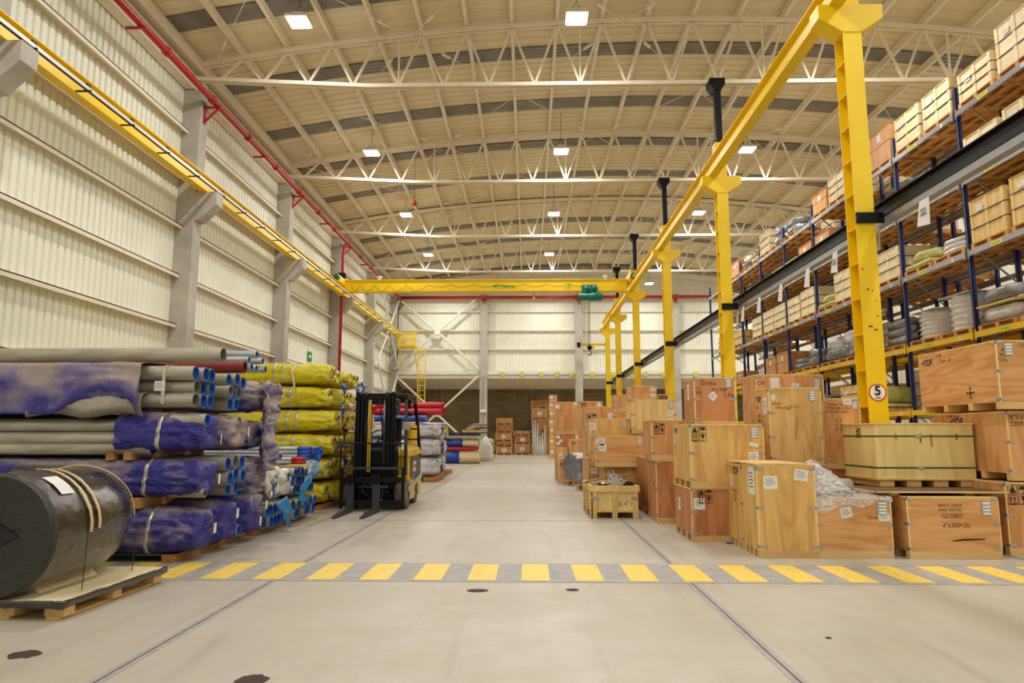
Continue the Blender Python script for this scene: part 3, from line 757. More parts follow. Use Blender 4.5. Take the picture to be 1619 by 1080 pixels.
# jib beam by the end wall
t = thing('jib_beam', (4.0, 42.8, 6.9), 'small yellow jib beam with black end stop on the last crane column', 'jib')
MB().ibeam((3.25, 42.8, 6.98), (4.85, 42.8, 6.98), 0.1, 0.14, 0.012).build('boom', 'crane_yellow', t)
MB().box(3.08, 42.68, 6.82, 3.28, 42.92, 7.12).build('end_stop', 'black_steel', t)
MB().box(4.0, 42.7, 6.72, 4.15, 42.9, 6.92).build('trolley', 'crane_yellow', t)
# maintenance platform cage and ladder
t = thing('service_platform', (-8.0, 45.0, 7.13), 'yellow railed service platform high beside the corner bracing', 'platform')
MB().box(-8.53, 44.6, 7.10, -7.43, 45.6, 7.16).build('deck', 'crane_yellow', t)
m = MB()
for z in (7.2, 7.62, 8.05):
    m.bar((-8.53,44.6,z), (-7.43,44.6,z), 0.05, 0.07); m.bar((-8.53,44.6,z), (-8.53,45.6,z), 0.05, 0.07); m.bar((-7.43,44.6,z), (-7.43,45.6,z), 0.05, 0.07)
m.build('guard_rail', 'crane_yellow', t)
for k in range(12):
    x = -8.53+k*0.1; MB().box(x-(0.045 if k in (0,1,10,11) else 0.022), 44.59, 7.16, x+(0.045 if k in (0,1,10,11) else 0.022), 44.62, 8.08).build('baluster', 'crane_yellow', t)
for a in ((-8.45, 44.65), (-7.5, 44.65)):
    m = MB(); m.bar((a[0], a[1], 7.1), (a[0]+ (0.12 if a[0] > -8 else 0), a[1]+0.9, 5.6), 0.05, 0.05); m.build('strut', 'crane_yellow', t)
t = thing('wall_ladder', (-7.05, 45.2, 0), 'tall yellow fixed ladder rising to the service platform', 'ladder')
for x in (-7.30, -6.82, -7.18): 
    if x != -7.18: MB().box(x-0.025, 45.2, 0, x+0.025, 45.26, 7.0).build('stile', 'crane_yellow', t)
    else: MB().box(x-0.015, 45.3, 0, x+0.015, 45.33, 6.9).build('stile', 'crane_yellow', t)
z = 0.3
while z < 6.9:
    MB().box(-7.3, 45.22, z, -6.82, 45.25, z+0.035).build('rung', 'crane_yellow', t); z += 0.33
for z in (2.6, 5.1, 6.9):
    MB().box(-7.33, 45.18, z, -6.79, 45.2, z+0.09).build('hoop', 'crane_yellow', t)
# ================================================================ CRATES
CR = {}
def sheet(parent, x, y, z, face, w, h, root, rot=0.0, lines=4, mat='paper', name='paper_label'):
    """paper label on the front (F: normal -y) or side (S: normal -x)"""
    m = MB(); c, s = math.cos(rot), math.sin(rot)
    def P(u, v, d):
        uu, vv = u*c-v*s, u*s+v*c
        return (x+uu, y-d, z+vv) if face == 'F' else (x-d, y-uu, z+vv)
    def quad(u0, v0, u1, v1, d0, d1, mi):
        m.mi = mi
        vs = [P(u0,v0,d0),P(u1,v0,d0),P(u1,v1,d0),P(u0,v1,d0),P(u0,v0,d1),P(u1,v0,d1),P(u1,v1,d1),P(u0,v1,d1)]
        m.add(vs, [(0,3,2,1),(4,5,6,7),(0,1,5,4),(1,2,6,5),(2,3,7,6),(3,0,4,7)])
    quad(-w/2, -h/2, w/2, h/2, 0.0, 0.0015, 0)
    for k in range(lines):
        v = h*0.28 - k*h*0.62/max(1, lines); e = 0.32 if k % 2 else 0.38
        quad(-w*e, v-h*0.025, w*e*(0.6+0.4*((k*7) % 3)/2), v+h*0.012, 0.0015, 0.002, 1)
    return m.build(name, [mat, 'ink'], parent, off=root['o'])
def vent(x, y, z, root, face='F', w=0.11, h=0.15):
    m = MB()
    if face == 'F':
        m.box(x-w/2, y-0.006, z-h/2, x+w/2, y, z+h/2); m.mi = 1
        for k in range(4):
            zz = z-h*0.36+k*h*0.24; m.box(x-w*0.36, y-0.016, zz-h*0.07, x+w*0.36, y-0.006, zz+h*0.05)
    return m.build('vent_louvre', ['galvanised', 'sign_white'], root)
def marks(x, y, z, root, s=0.1, face='F'):
    """2 x 2 block of stencilled handling symbols"""
    m = MB()
    def R(u0, v0, u1, v1):
        if face == 'F': m.box(x+u0*s, y-0.0015, z+v0*s, x+u1*s, y, z+v1*s)
        else: m.box(x-0.0015, y-u1*s, z+v0*s, x, y-u0*s, z+v1*s)
    def PG(pts):
        if face == 'F': m.prism([(x+a*s, z+b*s) for a, b in pts], y-0.0015, y)
        else: m.prism([(y-a*s, z+b*s) for a, b in pts], x-0.0015, x, 'x')
    for ox, oy in ((-1.05, 0.05), (0.05, 0.05), (-1.05, -1.05), (0.05, -1.05)):
        t_ = 0.06
        R(ox, oy, ox+1, oy+t_); R(ox, oy+1-t_, ox+1, oy+1); R(ox, oy, ox+t_, oy+1); R(ox+1-t_, oy, ox+1, oy+1)
    # keep away from heat / recycling triangle
    PG([(-0.95, 0.2), (-0.15, 0.2), (-0.55, 0.95)][:3]); 
    # umbrella
    PG([(0.15+0.8*(0.5-0.5*math.cos(PI*k/8)), 0.55+0.38*math.sin(PI*k/8)) for k in range(9)]); R(0.52, 0.15, 0.58, 0.55); R(0.45, 0.12, 0.58, 0.2)
    # arrows up
    for ox in (-0.8, -0.4):
        R(ox-0.05, -0.85, ox+0.05, -0.4); PG([(ox-0.15, -0.42), (ox+0.15, -0.42), (ox, -0.15)])
    R(-0.95, -0.98, -0.15, -0.9)
    # glass
    PG([(0.3, -0.15), (0.8, -0.15), (0.72, -0.5), (0.6, -0.62), (0.5, -0.62), (0.38, -0.5)]); R(0.52, -0.85, 0.58, -0.6); R(0.35, -0.92, 0.75, -0.85)
    return m.build('handling_marks', 'print_black', root)
def sling_mark(x, y, z, root, s=0.13, face='S'):
    m = MB()
    def PG(pts):
        if face == 'F': m.prism([(x+a*s, z+b*s) for a, b in pts], y-0.0015, y)
        else: m.prism([(y-a*s, z+b*s) for a, b in pts], x-0.0015, x, 'x')
    for k in range(4):
        a = k*PI/2; c, s2 = math.cos(a), math.sin(a)
        f = lambda pts: [(u*c-v*s2, u*s2+v*c) for u, v in pts]
        PG(f([(-0.05, 0), (0.05, 0), (0.05, 0.7), (-0.05, 0.7)])); PG(f([(-0.22, 0.55), (0.22, 0.55), (0, 1.0)]))
    PG([(0.25*math.cos(2*PI*k/10), 0.25*math.sin(2*PI*k/10)) for k in range(10)])
    return m.build('lifting_mark', 'print_black', root)

def crate(x0, x1, y0, y1, z0, z1, label, mat='ply_orange', side=None, skid=0.085, name='plywood_crate', clips=True, lid=True, group=None,
          skid_front=True, nsk=4, top=False, clipn=3, cat='crate', vert=True, skmat='pallet_wood'):
    t = thing(name, ((x0+x1)/2, (y0+y1)/2, z0), label, cat, group)
    zb = z0+skid
    m = MB(); m.box(x0, y0, zb, x1, y1, z1); m.build('body', mat, t)
    # raw panel edges along the corners
    m = MB(); e = 0.012
    m.box(x0-0.002, y0-0.003, zb, x0+e, y0+e, z1+0.002); m.box(x1-e, y0-0.003, zb, x1+0.002, y0+e, z1+0.002)
    m.box(x0-0.002, y0-0.003, z1-e, x1+0.002, y0+e, z1+0.002); m.box(x0-0.003, y0, z1-e, x0+e, y1, z1+0.002)
    m.build('panel_edge', 'pine_pale', t)
    if skid > 0:
        if skid_front:
            for k in range(nsk):
                a = y0+(y1-y0-0.09)*k/(nsk-1); MB().box(x0, a, z0, x1, a+0.09, zb).build('skid', skmat, t)
        else:
            for k in range(nsk):
                a = x0+(x1-x0-0.1)*k/(nsk-1); MB().box(a, y0, z0, a+0.1, y1, zb).build('skid', skmat, t)
    if lid: MB().box(x0-0.01, y0-0.01, z1+0.002, x1+0.01, y1+0.01, z1+0.016).build('lid', mat, t)
    if clips:
        H = z1-zb; L = 0.075; hh = 0.014
        fr = [0.5] if H < 0.5 else ([0.5] if clipn == 3 else [0.33, 0.66])
        for x, sg in ((x0, -1), (x1, 1)):
            for f in [0.045]+fr+[0.965]:
                z = zb+H*f
                m = MB(); m.box(x-sg*L, y0-0.006, z-hh, x+sg*0.005, y0-0.001, z+hh)
                if sg < 0: m.box(x-0.005, y0-0.006, z-hh, x-0.001, y0+L, z+hh)
                else: m.box(x+0.001, y0-0.006, z-hh, x+0.005, y0+L, z+hh)
                m.build('corner_clip', 'galvanised', t)
    t['dims'] = (x0, x1, y0, y1, z0, z1)
    return t
def put(cr, what, u, v, **k):
    """place a decal at fraction u along the face and v up it"""
    x0, x1, y0, y1, z0, z1 = cr['dims']; face = k.pop('face', 'F')
    if face == 'F': x, y = x0+(x1-x0)*u, y0-0.0006
    else: x, y = x0-0.0006, y1-(y1-y0)*u
    z = z0+(z1-z0)*v
    if what == 'label': sheet(cr, x, y, z, face, k.get('w', 0.12), k.get('h', 0.1), cr, k.get('rot', 0), k.get('lines', 4))
    elif what == 'vent': vent(x, y, z, cr, 'F', k.get('w', 0.11), k.get('h', 0.15))
    elif what == 'marks': marks(x, y, z, cr, k.get('s', 0.1), face)
    elif what == 'sling': sling_mark(x, y, z, cr, k.get('s', 0.1), face)
    elif what == 'text': text_part(k['t'], k.get('size', 0.07), k.get('mat', 'ink'), cr, (x, y, z), face, rot=k.get('rot', 0), bold=k.get('bold', 0.0), shear=k.get('shear', 0.0))
def fx(xl, xr, Y, py=780): return atY(xl, py, Y).x, atY(xr, py, Y).x
def fz(py, Y, px): return atY(px, py, Y).z
def PC(xl, xr, yt, yb, Y, depth, label, z0=None, **k):
    """crate whose front face fills the given photo rectangle at depth Y"""
    px = (xl+xr)/2; x0, x1 = fx(xl, xr, Y, (yt+yb)/2)
    zt = fz(yt, Y, px); zb = fz(yb, Y, px) if z0 is None else z0
    return crate(x0, x1, Y, Y+depth, zb, zt, label, **k)

# ---- front row on the floor
A1 = PC(1198, 1291, 737, 883, 8.17, 0.55, 'tall plywood crate with three shipping labels beside the shrink-wrapped box', z0=0, mat='ply_tan', lid=True)
put(A1, 'label', 0.24, 0.82, w=0.16, h=0.15); put(A1, 'label', 0.77, 0.9, w=0.16, h=0.13, rot=-0.15); put(A1, 'label', 0.68, 0.83, face='S', w=0.22, h=0.32, lines=5)
x0, x1, y0, y1, z0, z1 = A1['dims']
A0 = crate(x0, x1-0.02, y1+0.02, y1+0.60, 0, z1-0.015, 'narrow plywood crate pressed against the back of the three-label crate', mat='ply_tan')
put(A0, 'text', 0.6, 0.92, face='S', t='YDF', size=0.13, mat='ink_blue', bold=0.004); put(A0, 'label', 0.25, 0.80, face='S', w=0.10, h=0.14, lines=5)
put(A0, 'text', 0.5, 0.62, face='S', t='PO 4512\nC2 / 3\nG-07', size=0.055)
MB().box(x0-0.02, y0+0.02, z1+0.017, x1-0.08, y1+0.5, z1+0.03).build('lid_board', 'ply_pale', A1)
A1b = PC(1292, 1411, 788, 883, 8.2, 0.75, 'low plywood box with cloudy shrink wrap over a bulging top', z0=0, mat='ply_orange_h', lid=False)
put(A1b, 'vent', 0.88, 0.84, w=0.12, h=0.15); put(A1b, 'label', 0.40, 0.76, w=0.13, h=0.12, rot=0.2); put(A1b, 'label', 0.9, 0.68, w=0.13, h=0.08); put(A1b, 'text', 0.76, 0.68, t='Globo', size=0.06)
bx0, bx1, by0, by1, bz0, bz1 = A1b['dims']
# wrapped bulge: grey valve bodies below, clear film draped above
m = MB(); m.smooth = True; m.revolve([(0,0),(0.17,0),(0.19,0.06),(0.12,0.10),(0.12,0.30),(0.0,0.33)], (bx0+0.20, by0+0.28, bz1), 20); m.revolve([(0,-0.12),(0.11,-0.12),(0.11,0.12),(0,0.12)], (bx0+0.42, by0+0.3, bz1+0.1), 16, 'x')
m.build('packed_fitting', 'wrap_grey', A1b)
m = MB(); m.smooth = True; NU, NV = 26, 16; vs = []
for j in range(NV+1):
    for i in range(NU+1):
        u = i/NU; v = j/NV
        x = bx0-0.015+(bx1-bx0+0.03)*u
        hgt = 0.40*math.exp(-((u-0.10)/0.17)**2)+0.22*math.exp(-((u-0.36)/0.16)**2)+0.05*math.exp(-((u-0.65)/0.25)**2)
        if v < 0.30:
            y = by0-0.012; z = bz1+0.02-(0.30-v)/0.30*(0.17*(1-0.7*u)+0.03*math.sin(u*13))
        else:
            w_ = (v-0.30)/0.70; y = by0-0.012+w_*(by1-by0+0.02); z = bz1+0.02+hgt*max(0, math.sin(PI*min(1, w_*1.15+0.05)))**0.7 if w_*1.15+0.05 < 1 else bz1+0.02
        nn = mnoise.noise(Vector((x*9, y*9, z*9)))
        vs.append((x, y-abs(nn)*0.012, z+nn*0.012))
m.add(vs, [(j*(NU+1)+i, j*(NU+1)+i+1, (j+1)*(NU+1)+i+1, (j+1)*(NU+1)+i) for j in range(NV) for i in range(NU)])
m.build('shrink_wrap', 'film_clear', A1b)
A2 = PC(1436, 1582, 786, 884, 8.17, 0.95, 'low wide plywood crate marked GLOBO with a split panel near its base', z0=0, mat='ply_orange_h', lid=False)
put(A2, 'text', 0.47, 0.86, t='BRIDA CIEGA', size=0.045, shear=0.3); put(A2, 'text', 0.47, 0.79, t='PARA REDUC.', size=0.045, shear=0.3); put(A2, 'text', 0.48, 0.69, t='GLOBO', size=0.07, shear=0.3); put(A2, 'text', 0.52, 0.54, t='6"x300=2u', size=0.07, shear=0.35)
put(A2, 'vent', 0.86, 0.82, w=0.11, h=0.16)
dx0, dx1, dy0, dy1, dz0, dz1 = A2['dims']
m = MB(); m.prism([(dx0+0.48, 0.205), (dx0+0.62, 0.225), (dx0+0.86, 0.228), (dx0+0.85, 0.215), (dx0+0.6, 0.205), (dx0+0.5, 0.195)], dy0-0.002, dy0+0.001); m.build('split', 'print_black', A2)
lidb = crate(dx0-0.30, dx1+0.22, dy0+0.10, dy1+0.2, dz1+0.035, dz1+0.05, 'loose plywood board bridging the GLOBO crate under the strapped pine crate', mat='hardboard', skid=0, clips=False, lid=False, name='plywood_board', cat='board')
for k, x in enumerate((dx0-0.08, dx1-0.25)):
    MB().box(x, dy0+0.2, dz1+0.0, x+0.12, dy1, dz1+0.035).build('batten', 'ply_pale', lidb)
# strapped pale crate on its pallet
Y3 = 9.0
x0, x1 = fx(1386, 1541, Y3, 720)
z1 = fz(671, Y3, 1460); z0 = fz(757, Y3, 1460)
A3 = thing('strapped_crate', ((x0+x1)/2, Y3+0.45, z0-0.12), 'pale pine crate bound with two green straps on a pallet', 'crate')
A3['dims'] = (x0, x1, Y3, Y3+0.9, z0, z1)
MB().box(x0, Y3, z0, x1, Y3+0.9, z1).build('body', 'pine_pale', A3)
for k in (1, 3, 4): MB().box(x0+(x1-x0)*k/5-0.0012, Y3-0.001, z0, x0+(x1-x0)*k/5+0.0012, Y3, z1).build('board_gap', 'ply_tan', A3)
MB().box(x0-0.015, Y3-0.015, z1, x1+0.015, Y3+0.915, z1+0.018).build('lid', 'pine_pale', A3)
for z in (z0+(z1-z0)*0.20, z0+(z1-z0)*0.78):
    m = MB(); m.box(x0-0.006, Y3-0.006, z-0.009, x1+0.006, Y3-0.001, z+0.009); m.box(x0-0.006, Y3-0.006, z-0.009, x0-0.001, Y3+0.9, z+0.009); m.box(x1+0.001, Y3-0.006, z-0.009, x1+0.006, Y3+0.9, z+0.009); s = m.build('strap', 'strap_green', A3)
    sub(MB().box(x0+0.5, Y3-0.012, z-0.018, x0+0.58, Y3-0.006, z+0.018), 'buckle', 'galvanised', s, A3)
for k in range(4): MB().box(x0+0.02+(x1-x0-0.22)*k/3, Y3, z0-0.10, x0+0.20+(x1-x0-0.22)*k/3, Y3+0.9, z0-0.02).build('skid', 'pallet_wood', A3)
MB().box(x0-0.03, Y3-0.02, z0-0.02, x1+0.03, Y3+0.92, z0).build('deck', 'pallet_wood', A3)
put(A3, 'marks', 0.5, 0.84, face='S', s=0.06)
for i, u in enumerate((0.20, 0.45, 0.56, 0.82)): MB().box(x0+(x1-x0)*u, Y3-0.0022, z1-0.20-0.04*(i % 3), x0+(x1-x0)*u+0.025, Y3, z1-0.12).build('stain', 'dunnage', A3)

# right-hand stack of three big crates, partly beyond the frame
p = atZ(1599, 879); YR = 8.42; xr0 = p.x
zc1 = fz(763, YR, 1600); R1 = crate(xr0, xr0+1.25, YR, YR+1.6, 0, zc1, 'bottom crate of the three-high stack beside the racks, fragile symbols on its face', mat='ply_orange', lid=False)
put(R1, 'marks', 0.12, 0.83, s=0.11)
xr1 = atY(1595, 700, YR).x; zc2 = fz(650, YR, 1600)
R2 = crate(xr1, xr1+1.25, YR, YR+1.5, zc1+0.02, zc2, 'middle crate of the three-high stack, pinkish with faded YDF lettering', mat='ply_orange', lid=False)
put(R2, 'text', 0.35, 0.86, face='S', t='\u2022YDF', size=0.13, mat='ink_blue', bold=0.004); put(R2, 'text', 0.3, 0.95, face='S', t='V 300  Globo', size=0.05)
put(R2, 'text', 0.08, 0.86, t='18 Val\n 3208', size=0.08)
xr2 = atY(1579, 600, 8.3).x; zc3 = fz(538, 8.3, 1580)
R3 = crate(xr2, xr2+1.2, 8.3, 9.95, zc2+0.02, zc3, 'top crate of the three-high stack, YDF lettering and a lifting cross mark', mat='ply_orange_h', lid=False, nsk=4)
put(R3, 'text', 0.13, 0.84, face='S', t='\u2022YDF', size=0.12, mat='ink_blue', bold=0.004); put(R3, 'text', 0.38, 0.83, face='S', t='Corr. of', size=0.08); put(R3, 'text', 0.3, 0.93, face='S', t='V 300', size=0.05)
put(R3, 'sling', 0.67, 0.27, face='S', s=0.085); put(R3, 'vent', 0.12, 0.87, w=0.1, h=0.15); put(R3, 'text', 0.30, 0.93, t='Globo', size=0.07); put(R3, 'text', 0.06, 0.78, t='PI\n305\n3259', size=0.06, rot=-0.2)

# ---- second row
B1 = PC(1094, 1172, 773, 858, 9.33, 1.05, 'low reddish crate with fragile symbols under the wide tan crate', z0=0, mat='ply_rust', lid=False, nsk=4)
put(B1, 'marks', 0.28, 0.86, s=0.09); put(B1, 'label', 0.16, 0.72, w=0.15, h=0.15); put(B1, 'label', 0.3, 0.62, face='S', w=0.13, h=0.17)
b = B1['dims']; zz = b[5]+0.005
B2 = PC(1092, 1209, 671, 771, 9.3, 1.1, 'wide tan crate with black handling symbols beside the tall GLOBO crate', z0=zz, mat='ply_tan', lid=False)
put(B2, 'marks', 0.12, 0.85, s=0.095); put(B2, 'vent', 0.87, 0.87, w=0.10, h=0.14); put(B2, 'label', 0.85, 0.5, w=0.13, h=0.12); put(B2, 'label', 0.86, 0.68, w=0.12, h=0.05, rot=-0.3, lines=0)
put(B2, 'text', 0.92, 0.65, t='2 u', size=0.07); put(B2, 'text', 0.2, 0.9, face='S', t='YDF', size=0.10, mat='ink_blue', bold=0.003); put(B2, 'label', 0.12, 0.76, face='S', w=0.10, h=0.12)
B3 = PC(1098, 1163, 597, 671, 9.75, 0.65, 'upper plywood crate marked Globo 4 in marker with a diamond label', z0=B2['dims'][5]+0.003, mat='ply_rust', lid=False, skid=0.05)
put(B3, 'text', 0.34, 0.88, t='Globo', size=0.085, shear=0.3); put(B3, 'text', 0.6, 0.74, t='4"x150#', size=0.065, shear=0.3); put(B3, 'text', 0.86, 0.62, t='2 Paq', size=0.08); put(B3, 'text', 0.08, 0.72, t='13\n1209', size=0.06)
put(B3, 'label', 0.45, 0.60, w=0.10, h=0.10, rot=0.78); put(B3, 'vent', 0.84, 0.88, w=0.09, h=0.12); put(B3, 'label', 0.45, 0.72, face='S', w=0.12, h=0.22)
Y4 = 9.75
hid = crate(atY(1217, 780, Y4).x, atY(1300, 780, Y4).x+0.08, Y4, Y4+0.7, 0, 1.0, 'base crate hidden below the tall GLOBO crate', mat='ply_orange', lid=False)
B4 = PC(1217, 1300, 613, 728, Y4, 0.6, 'tall orange crate handwritten Globo 18x150, behind the three-label crate', z0=1.003, mat='ply_tan', lid=False, clipn=4, skid=0.03)
put(B4, 'text', 0.14, 0.79, t='Globo', size=0.055, shear=0.3); put(B4, 'text', 0.26, 0.73, t='18"x150#', size=0.055, shear=0.3, rot=-0.05); put(B4, 'text', 0.48, 0.75, t='= 2 u', size=0.06, shear=0.3); put(B4, 'vent', 0.83, 0.89, w=0.09, h=0.14); put(B4, 'label', 0.09, 0.87, w=0.05, h=0.07, lines=0)
put(B4, 'text', 0.3, 0.86, face='S', t='YDF', size=0.11, mat='ink_blue', bold=0.003); put(B4, 'text', 0.2, 0.75, face='S', t='4L', size=0.08); put(B4, 'label', 0.72, 0.76, face='S', w=0.18, h=0.24); put(B4, 'text', 0.3, 0.6, face='S', t='S0\n7/5c-a', size=0.07)
hid2 = crate(4.35-0.9, 4.6, 10.5, 11.3, 0, 0.95, 'low crate behind the tall GLOBO crate, mostly hidden', mat='ply_orange', lid=False)
B5 = PC(1197, 1304, 592, 690, 10.6, 0.7, 'broad pinkish crate with two paper labels standing behind the tall GLOBO crate', z0=0.953, mat='ply_orange', lid=False)
put(B5, 'label', 0.28, 0.90, w=0.14, h=0.17, lines=0); put(B5, 'label', 0.58, 0.87, w=0.11, h=0.08, rot=-0.1); put(B5, 'vent', 0.9, 0.9, w=0.10, h=0.13); put(B5, 'text', 0.05, 0.9, t='YDF', size=0.09, mat='ink_blue')
hid3 = crate(atY(1298, 700, 9.95).x+0.06, 4.82, 9.95, 10.45, 0, 0.92, 'base crate under the orange crate marked C4', mat='ply_rust', lid=False)
hid4 = None
B6 = PC(1302, 1362, 630, 738, 9.9, 0.45, 'orange crate handwritten F2 C4 R5 between the tall crate and the yellow column', z0=0.925, mat='ply_orange', lid=False)
put(B6, 'text', 0.42, 0.86, t='Valvula Globo\n18"x150# 2 Bul\nUTR 500 GML 1', size=0.055); put(B6, 'text', 0.42, 0.62, t='F 2\nC 4\nR 5', size=0.065); put(B6, 'vent', 0.86, 0.9, w=0.08, h=0.10); put(B6, 'label', 0.68, 0.95, w=0.12, h=0.08)
hd5 = PC(1344, 1432, 655, 765, 9.98, 0.5, 'dark stained plywood crate behind the strapped pine crate', z0=0, mat='ply_rust', lid=False) if False else None

# ---- crates along the aisle
D1z = 0.0
def open_crate():
    Y = 11.9; x0, x1 = fx(935, 1009, Y, 800); z1 = fz(768, Y, 970)
    t = thing('open_crate', ((x0+x1)/2, Y+0.9, 0), 'open-topped pale slatted crate holding steel flanges on the aisle floor', 'crate')
    t['dims'] = (x0, x1, Y, Y+1.5, 0, z1); d = 1.5
    m = MB(); m.box(x0+0.02, Y+0.02, 0.16, x1-0.02, Y+0.04, z1-0.02); m.box(x0+0.02, Y+d-0.04, 0.16, x1-0.02, Y+d-0.02, z1-0.02); m.box(x0+0.02, Y+0.04, 0.16, x0+0.04, Y+d-0.04, z1-0.02); m.box(x1-0.04, Y+0.04, 0.16, x1-0.02, Y+d-0.04, z1-0.02); m.box(x0+0.02, Y+0.02, 0.13, x1-0.02, Y+d-0.02, 0.16)
    m.build('panel', 'pine_pale', t)
    for x in (x0, (x0+x1)/2-0.045, x1-0.09): MB().box(x, Y-0.02, 0, x+0.09, Y+0.02, z1-0.06).build('post', 'ply_pale', t)
    for y in (Y-0.02, Y+d/2, Y+d-0.09): MB().box(x0-0.02, y, 0, x0+0.02, y+0.09, z1-0.06).build('post', 'ply_pale', t)
    MB().box(x0-0.02, Y-0.03, z1-0.10, x1+0.01, Y+0.02, z1).build('top_rail', 'ply_pale', t); MB().box(x0-0.03, Y-0.02, z1-0.10, x0+0.02, Y+d, z1).build('top_rail', 'ply_pale', t)
    MB().box(x1-0.02, Y-0.02, z1-0.10, x1+0.03, Y+d, z1).build('top_rail', 'ply_pale', t); MB().box(x0, Y+d-0.02, z1-0.10, x1, Y+d+0.02, z1).build('top_rail', 'ply_pale', t)
    MB().box(x0, Y-0.015, 0.10, x1, Y+d, 0.13).build('base_deck', 'ply_pale', t)
    for x in (x0+0.06, x1-0.06): MB().box(x-0.06, Y-0.035, z1-0.22, x+0.06, Y-0.022, z1-0.18).build('corner_clip', 'galvanised', t)
    text_part('(2) 6" (4p)', 0.09, 'ink', t, (x0+0.62, Y+0.018, z1-0.3), rot=0.05)
    # contents: one lid panel leaning, flanges
    l = tag(MB().bar((x0+0.02, Y+0.95, z1+0.02), (x1+0.03, Y+0.75, z1+0.16), 0.85, 0.012).build('plywood_sheet', 'hardboard', None, off=(x0+0.4, Y+0.9, z1)), 'dark plywood lid lying tilted across the open slatted crate', 'plywood sheet')
    c = Vector((x0+0.44, Y+0.22, z1+0.04)); m = MB(); rr = 0.135
    fl_ = thing('steel_flange', c, 'round bright steel flange standing up in the open slatted crate', 'flange')
    m.revolve([(0.03,0),(rr,0),(rr,0.03),(0.07,0.035),(0.055,0.1),(0.03,0.1)], c, 28, 'y'); m.build('disc', 'alu', fl_)
    for k in range(8):
        a = 2*PI*k/8+0.2; MB().revolve([(0,-0.003),(0.014,-0.003),(0.014,0),(0,0)], (c.x+0.105*math.cos(a), c.y, c.z+0.105*math.sin(a)), 10, 'y').build('bolt_hole', 'print_black', fl_)
    for k, (dx, rr, s) in enumerate(((0.15, 0.06, 'first'), (0.24, 0.07, 'second'), (0.64, 0.08, 'third'), (0.75, 0.06, 'fourth'), (0.52, 0.05, 'fifth'))):
        m = MB(); m.smooth = True; m.revolve([(0,0),(rr,0),(rr,0.05),(rr*0.6,0.06),(rr*0.6,0.2),(0,0.2)], (x0+dx, Y+0.3+0.04*k, z1-0.03), 14, 'y' if k % 2 else 'x')
        tag(m.build('pipe_fitting', 'alu' if k == 1 else 'black_steel'), '%s pipe fitting in the open slatted crate, %s along its front' % ('bright' if k == 1 else 'dark', s), 'fitting', 'fittings in the open crate')
    return t
D1 = open_crate()
D2 = PC(1025, 1082, 724, 817, 12.2, 1.2, 'upright reddish crate with two labels beside the open slatted crate', z0=0, mat='ply_rust', lid=False)
put(D2, 'marks', 0.33, 0.87, s=0.10); put(D2, 'label', 0.3, 0.74, w=0.14, h=0.14, rot=0.1); put(D2, 'label', 0.34, 0.62, w=0.14, h=0.13)
Yd = 13.6
D4 = PC(955, 1012, 738, 800, Yd, 0.9, 'tan crate behind the open slatted crate, lowest of its stack', z0=0, mat='ply_tan', lid=False)
put(D4, 'label', 0.2, 0.85, w=0.14, h=0.12)
zt = D4['dims'][5]
D3 = PC(941, 1022, 689, 737, Yd-0.15, 0.95, 'wide knotty crate with two square labels above the open slatted crate', z0=zt+0.003, mat='ply_orange_h', lid=False)
put(D3, 'label', 0.11, 0.82, w=0.15, h=0.14, rot=-0.15); put(D3, 'label', 0.14, 0.62, w=0.15, h=0.14); put(D3, 'vent', 0.87, 0.82, w=0.10, h=0.14)
D4b = PC(929, 950, 724, 775, 14.7, 0.8, 'low narrow crate behind the open slatted crate, leftover sticker on its face', z0=0, mat='ply_orange', lid=False)
put(D4b, 'label', 0.5, 0.7, w=0.14, h=0.12)
D4c = PC(951, 990, 726, 775, 14.75, 0.8, 'hidden base crate behind the knotty crate', z0=0, mat='ply_orange', lid=False)
zt = max(D4b['dims'][5], D4c['dims'][5])
D5 = PC(932, 996, 662, 716, 14.75, 0.8, 'striped plywood crate directly behind and above the knotty crate', z0=zt+0.003, mat='ply_tan', lid=False)
put(D5, 'label', 0.08, 0.8, w=0.14, h=0.14, rot=0.05); put(D5, 'vent', 0.86, 0.85, w=0.10, h=0.14)
D6 = PC(925, 973, 643, 690, 15.8, 0.8, 'crate showing black handling symbols above the striped crate', z0=D5['dims'][5]-0.25, mat='ply_orange', lid=False)
put(D6, 'marks', 0.22, 0.5, s=0.11); put(D6, 'label', 0.84, 0.62, w=0.11, h=0.14, lines=0); put(D6, 'label', 0.1, 0.2, w=0.13, h=0.1)
xx0, xx1 = D6['dims'][0], D6['dims'][1]
crate(xx0, xx1, 15.8, 16.6, 0, D6['dims'][4]-0.003, 'support crate below the crate with black handling symbols', mat='ply_tan', lid=False)
D7 = PC(999, 1070, 632, 686, 14.5, 0.9, 'wide straw-coloured crate stacked high beside the yellow columns', mat='ply_pale', lid=False, z0=1.42)
put(D7, 'vent', 0.88, 0.84, w=0.09, h=0.14); put(D7, 'label', 0.87, 0.6, w=0.12, h=0.11); put(D7, 'label', 0.87, 0.36, w=0.12, h=0.11)
d7 = D7['dims']; crate(d7[0], d7[1]-0.05, 14.55, 15.35, 0, 1.417, 'support crate under the straw-coloured crate', mat='ply_orange', lid=False)
D10 = PC(1030, 1088, 664, 722, 11.3, 0.8, 'crate with large black handling symbols beside the wide tan crate', z0=0.99, mat='ply_orange', lid=False)
put(D10, 'marks', 0.22, 0.78, s=0.085)
d = D10['dims']; crate(d[0]+0.05, d[1], 11.25, 11.95, 0, 0.987, 'base crate carrying the crate with large black handling symbols', mat='ply_rust', lid=False)
p7 = D7['dims'][5]
D8 = PC(996, 1038, 610, 632, 14.6, 0.6, 'small crate on top of the straw-coloured crate', z0=p7+0.003, mat='ply_orange', lid=False, skid=0.0)
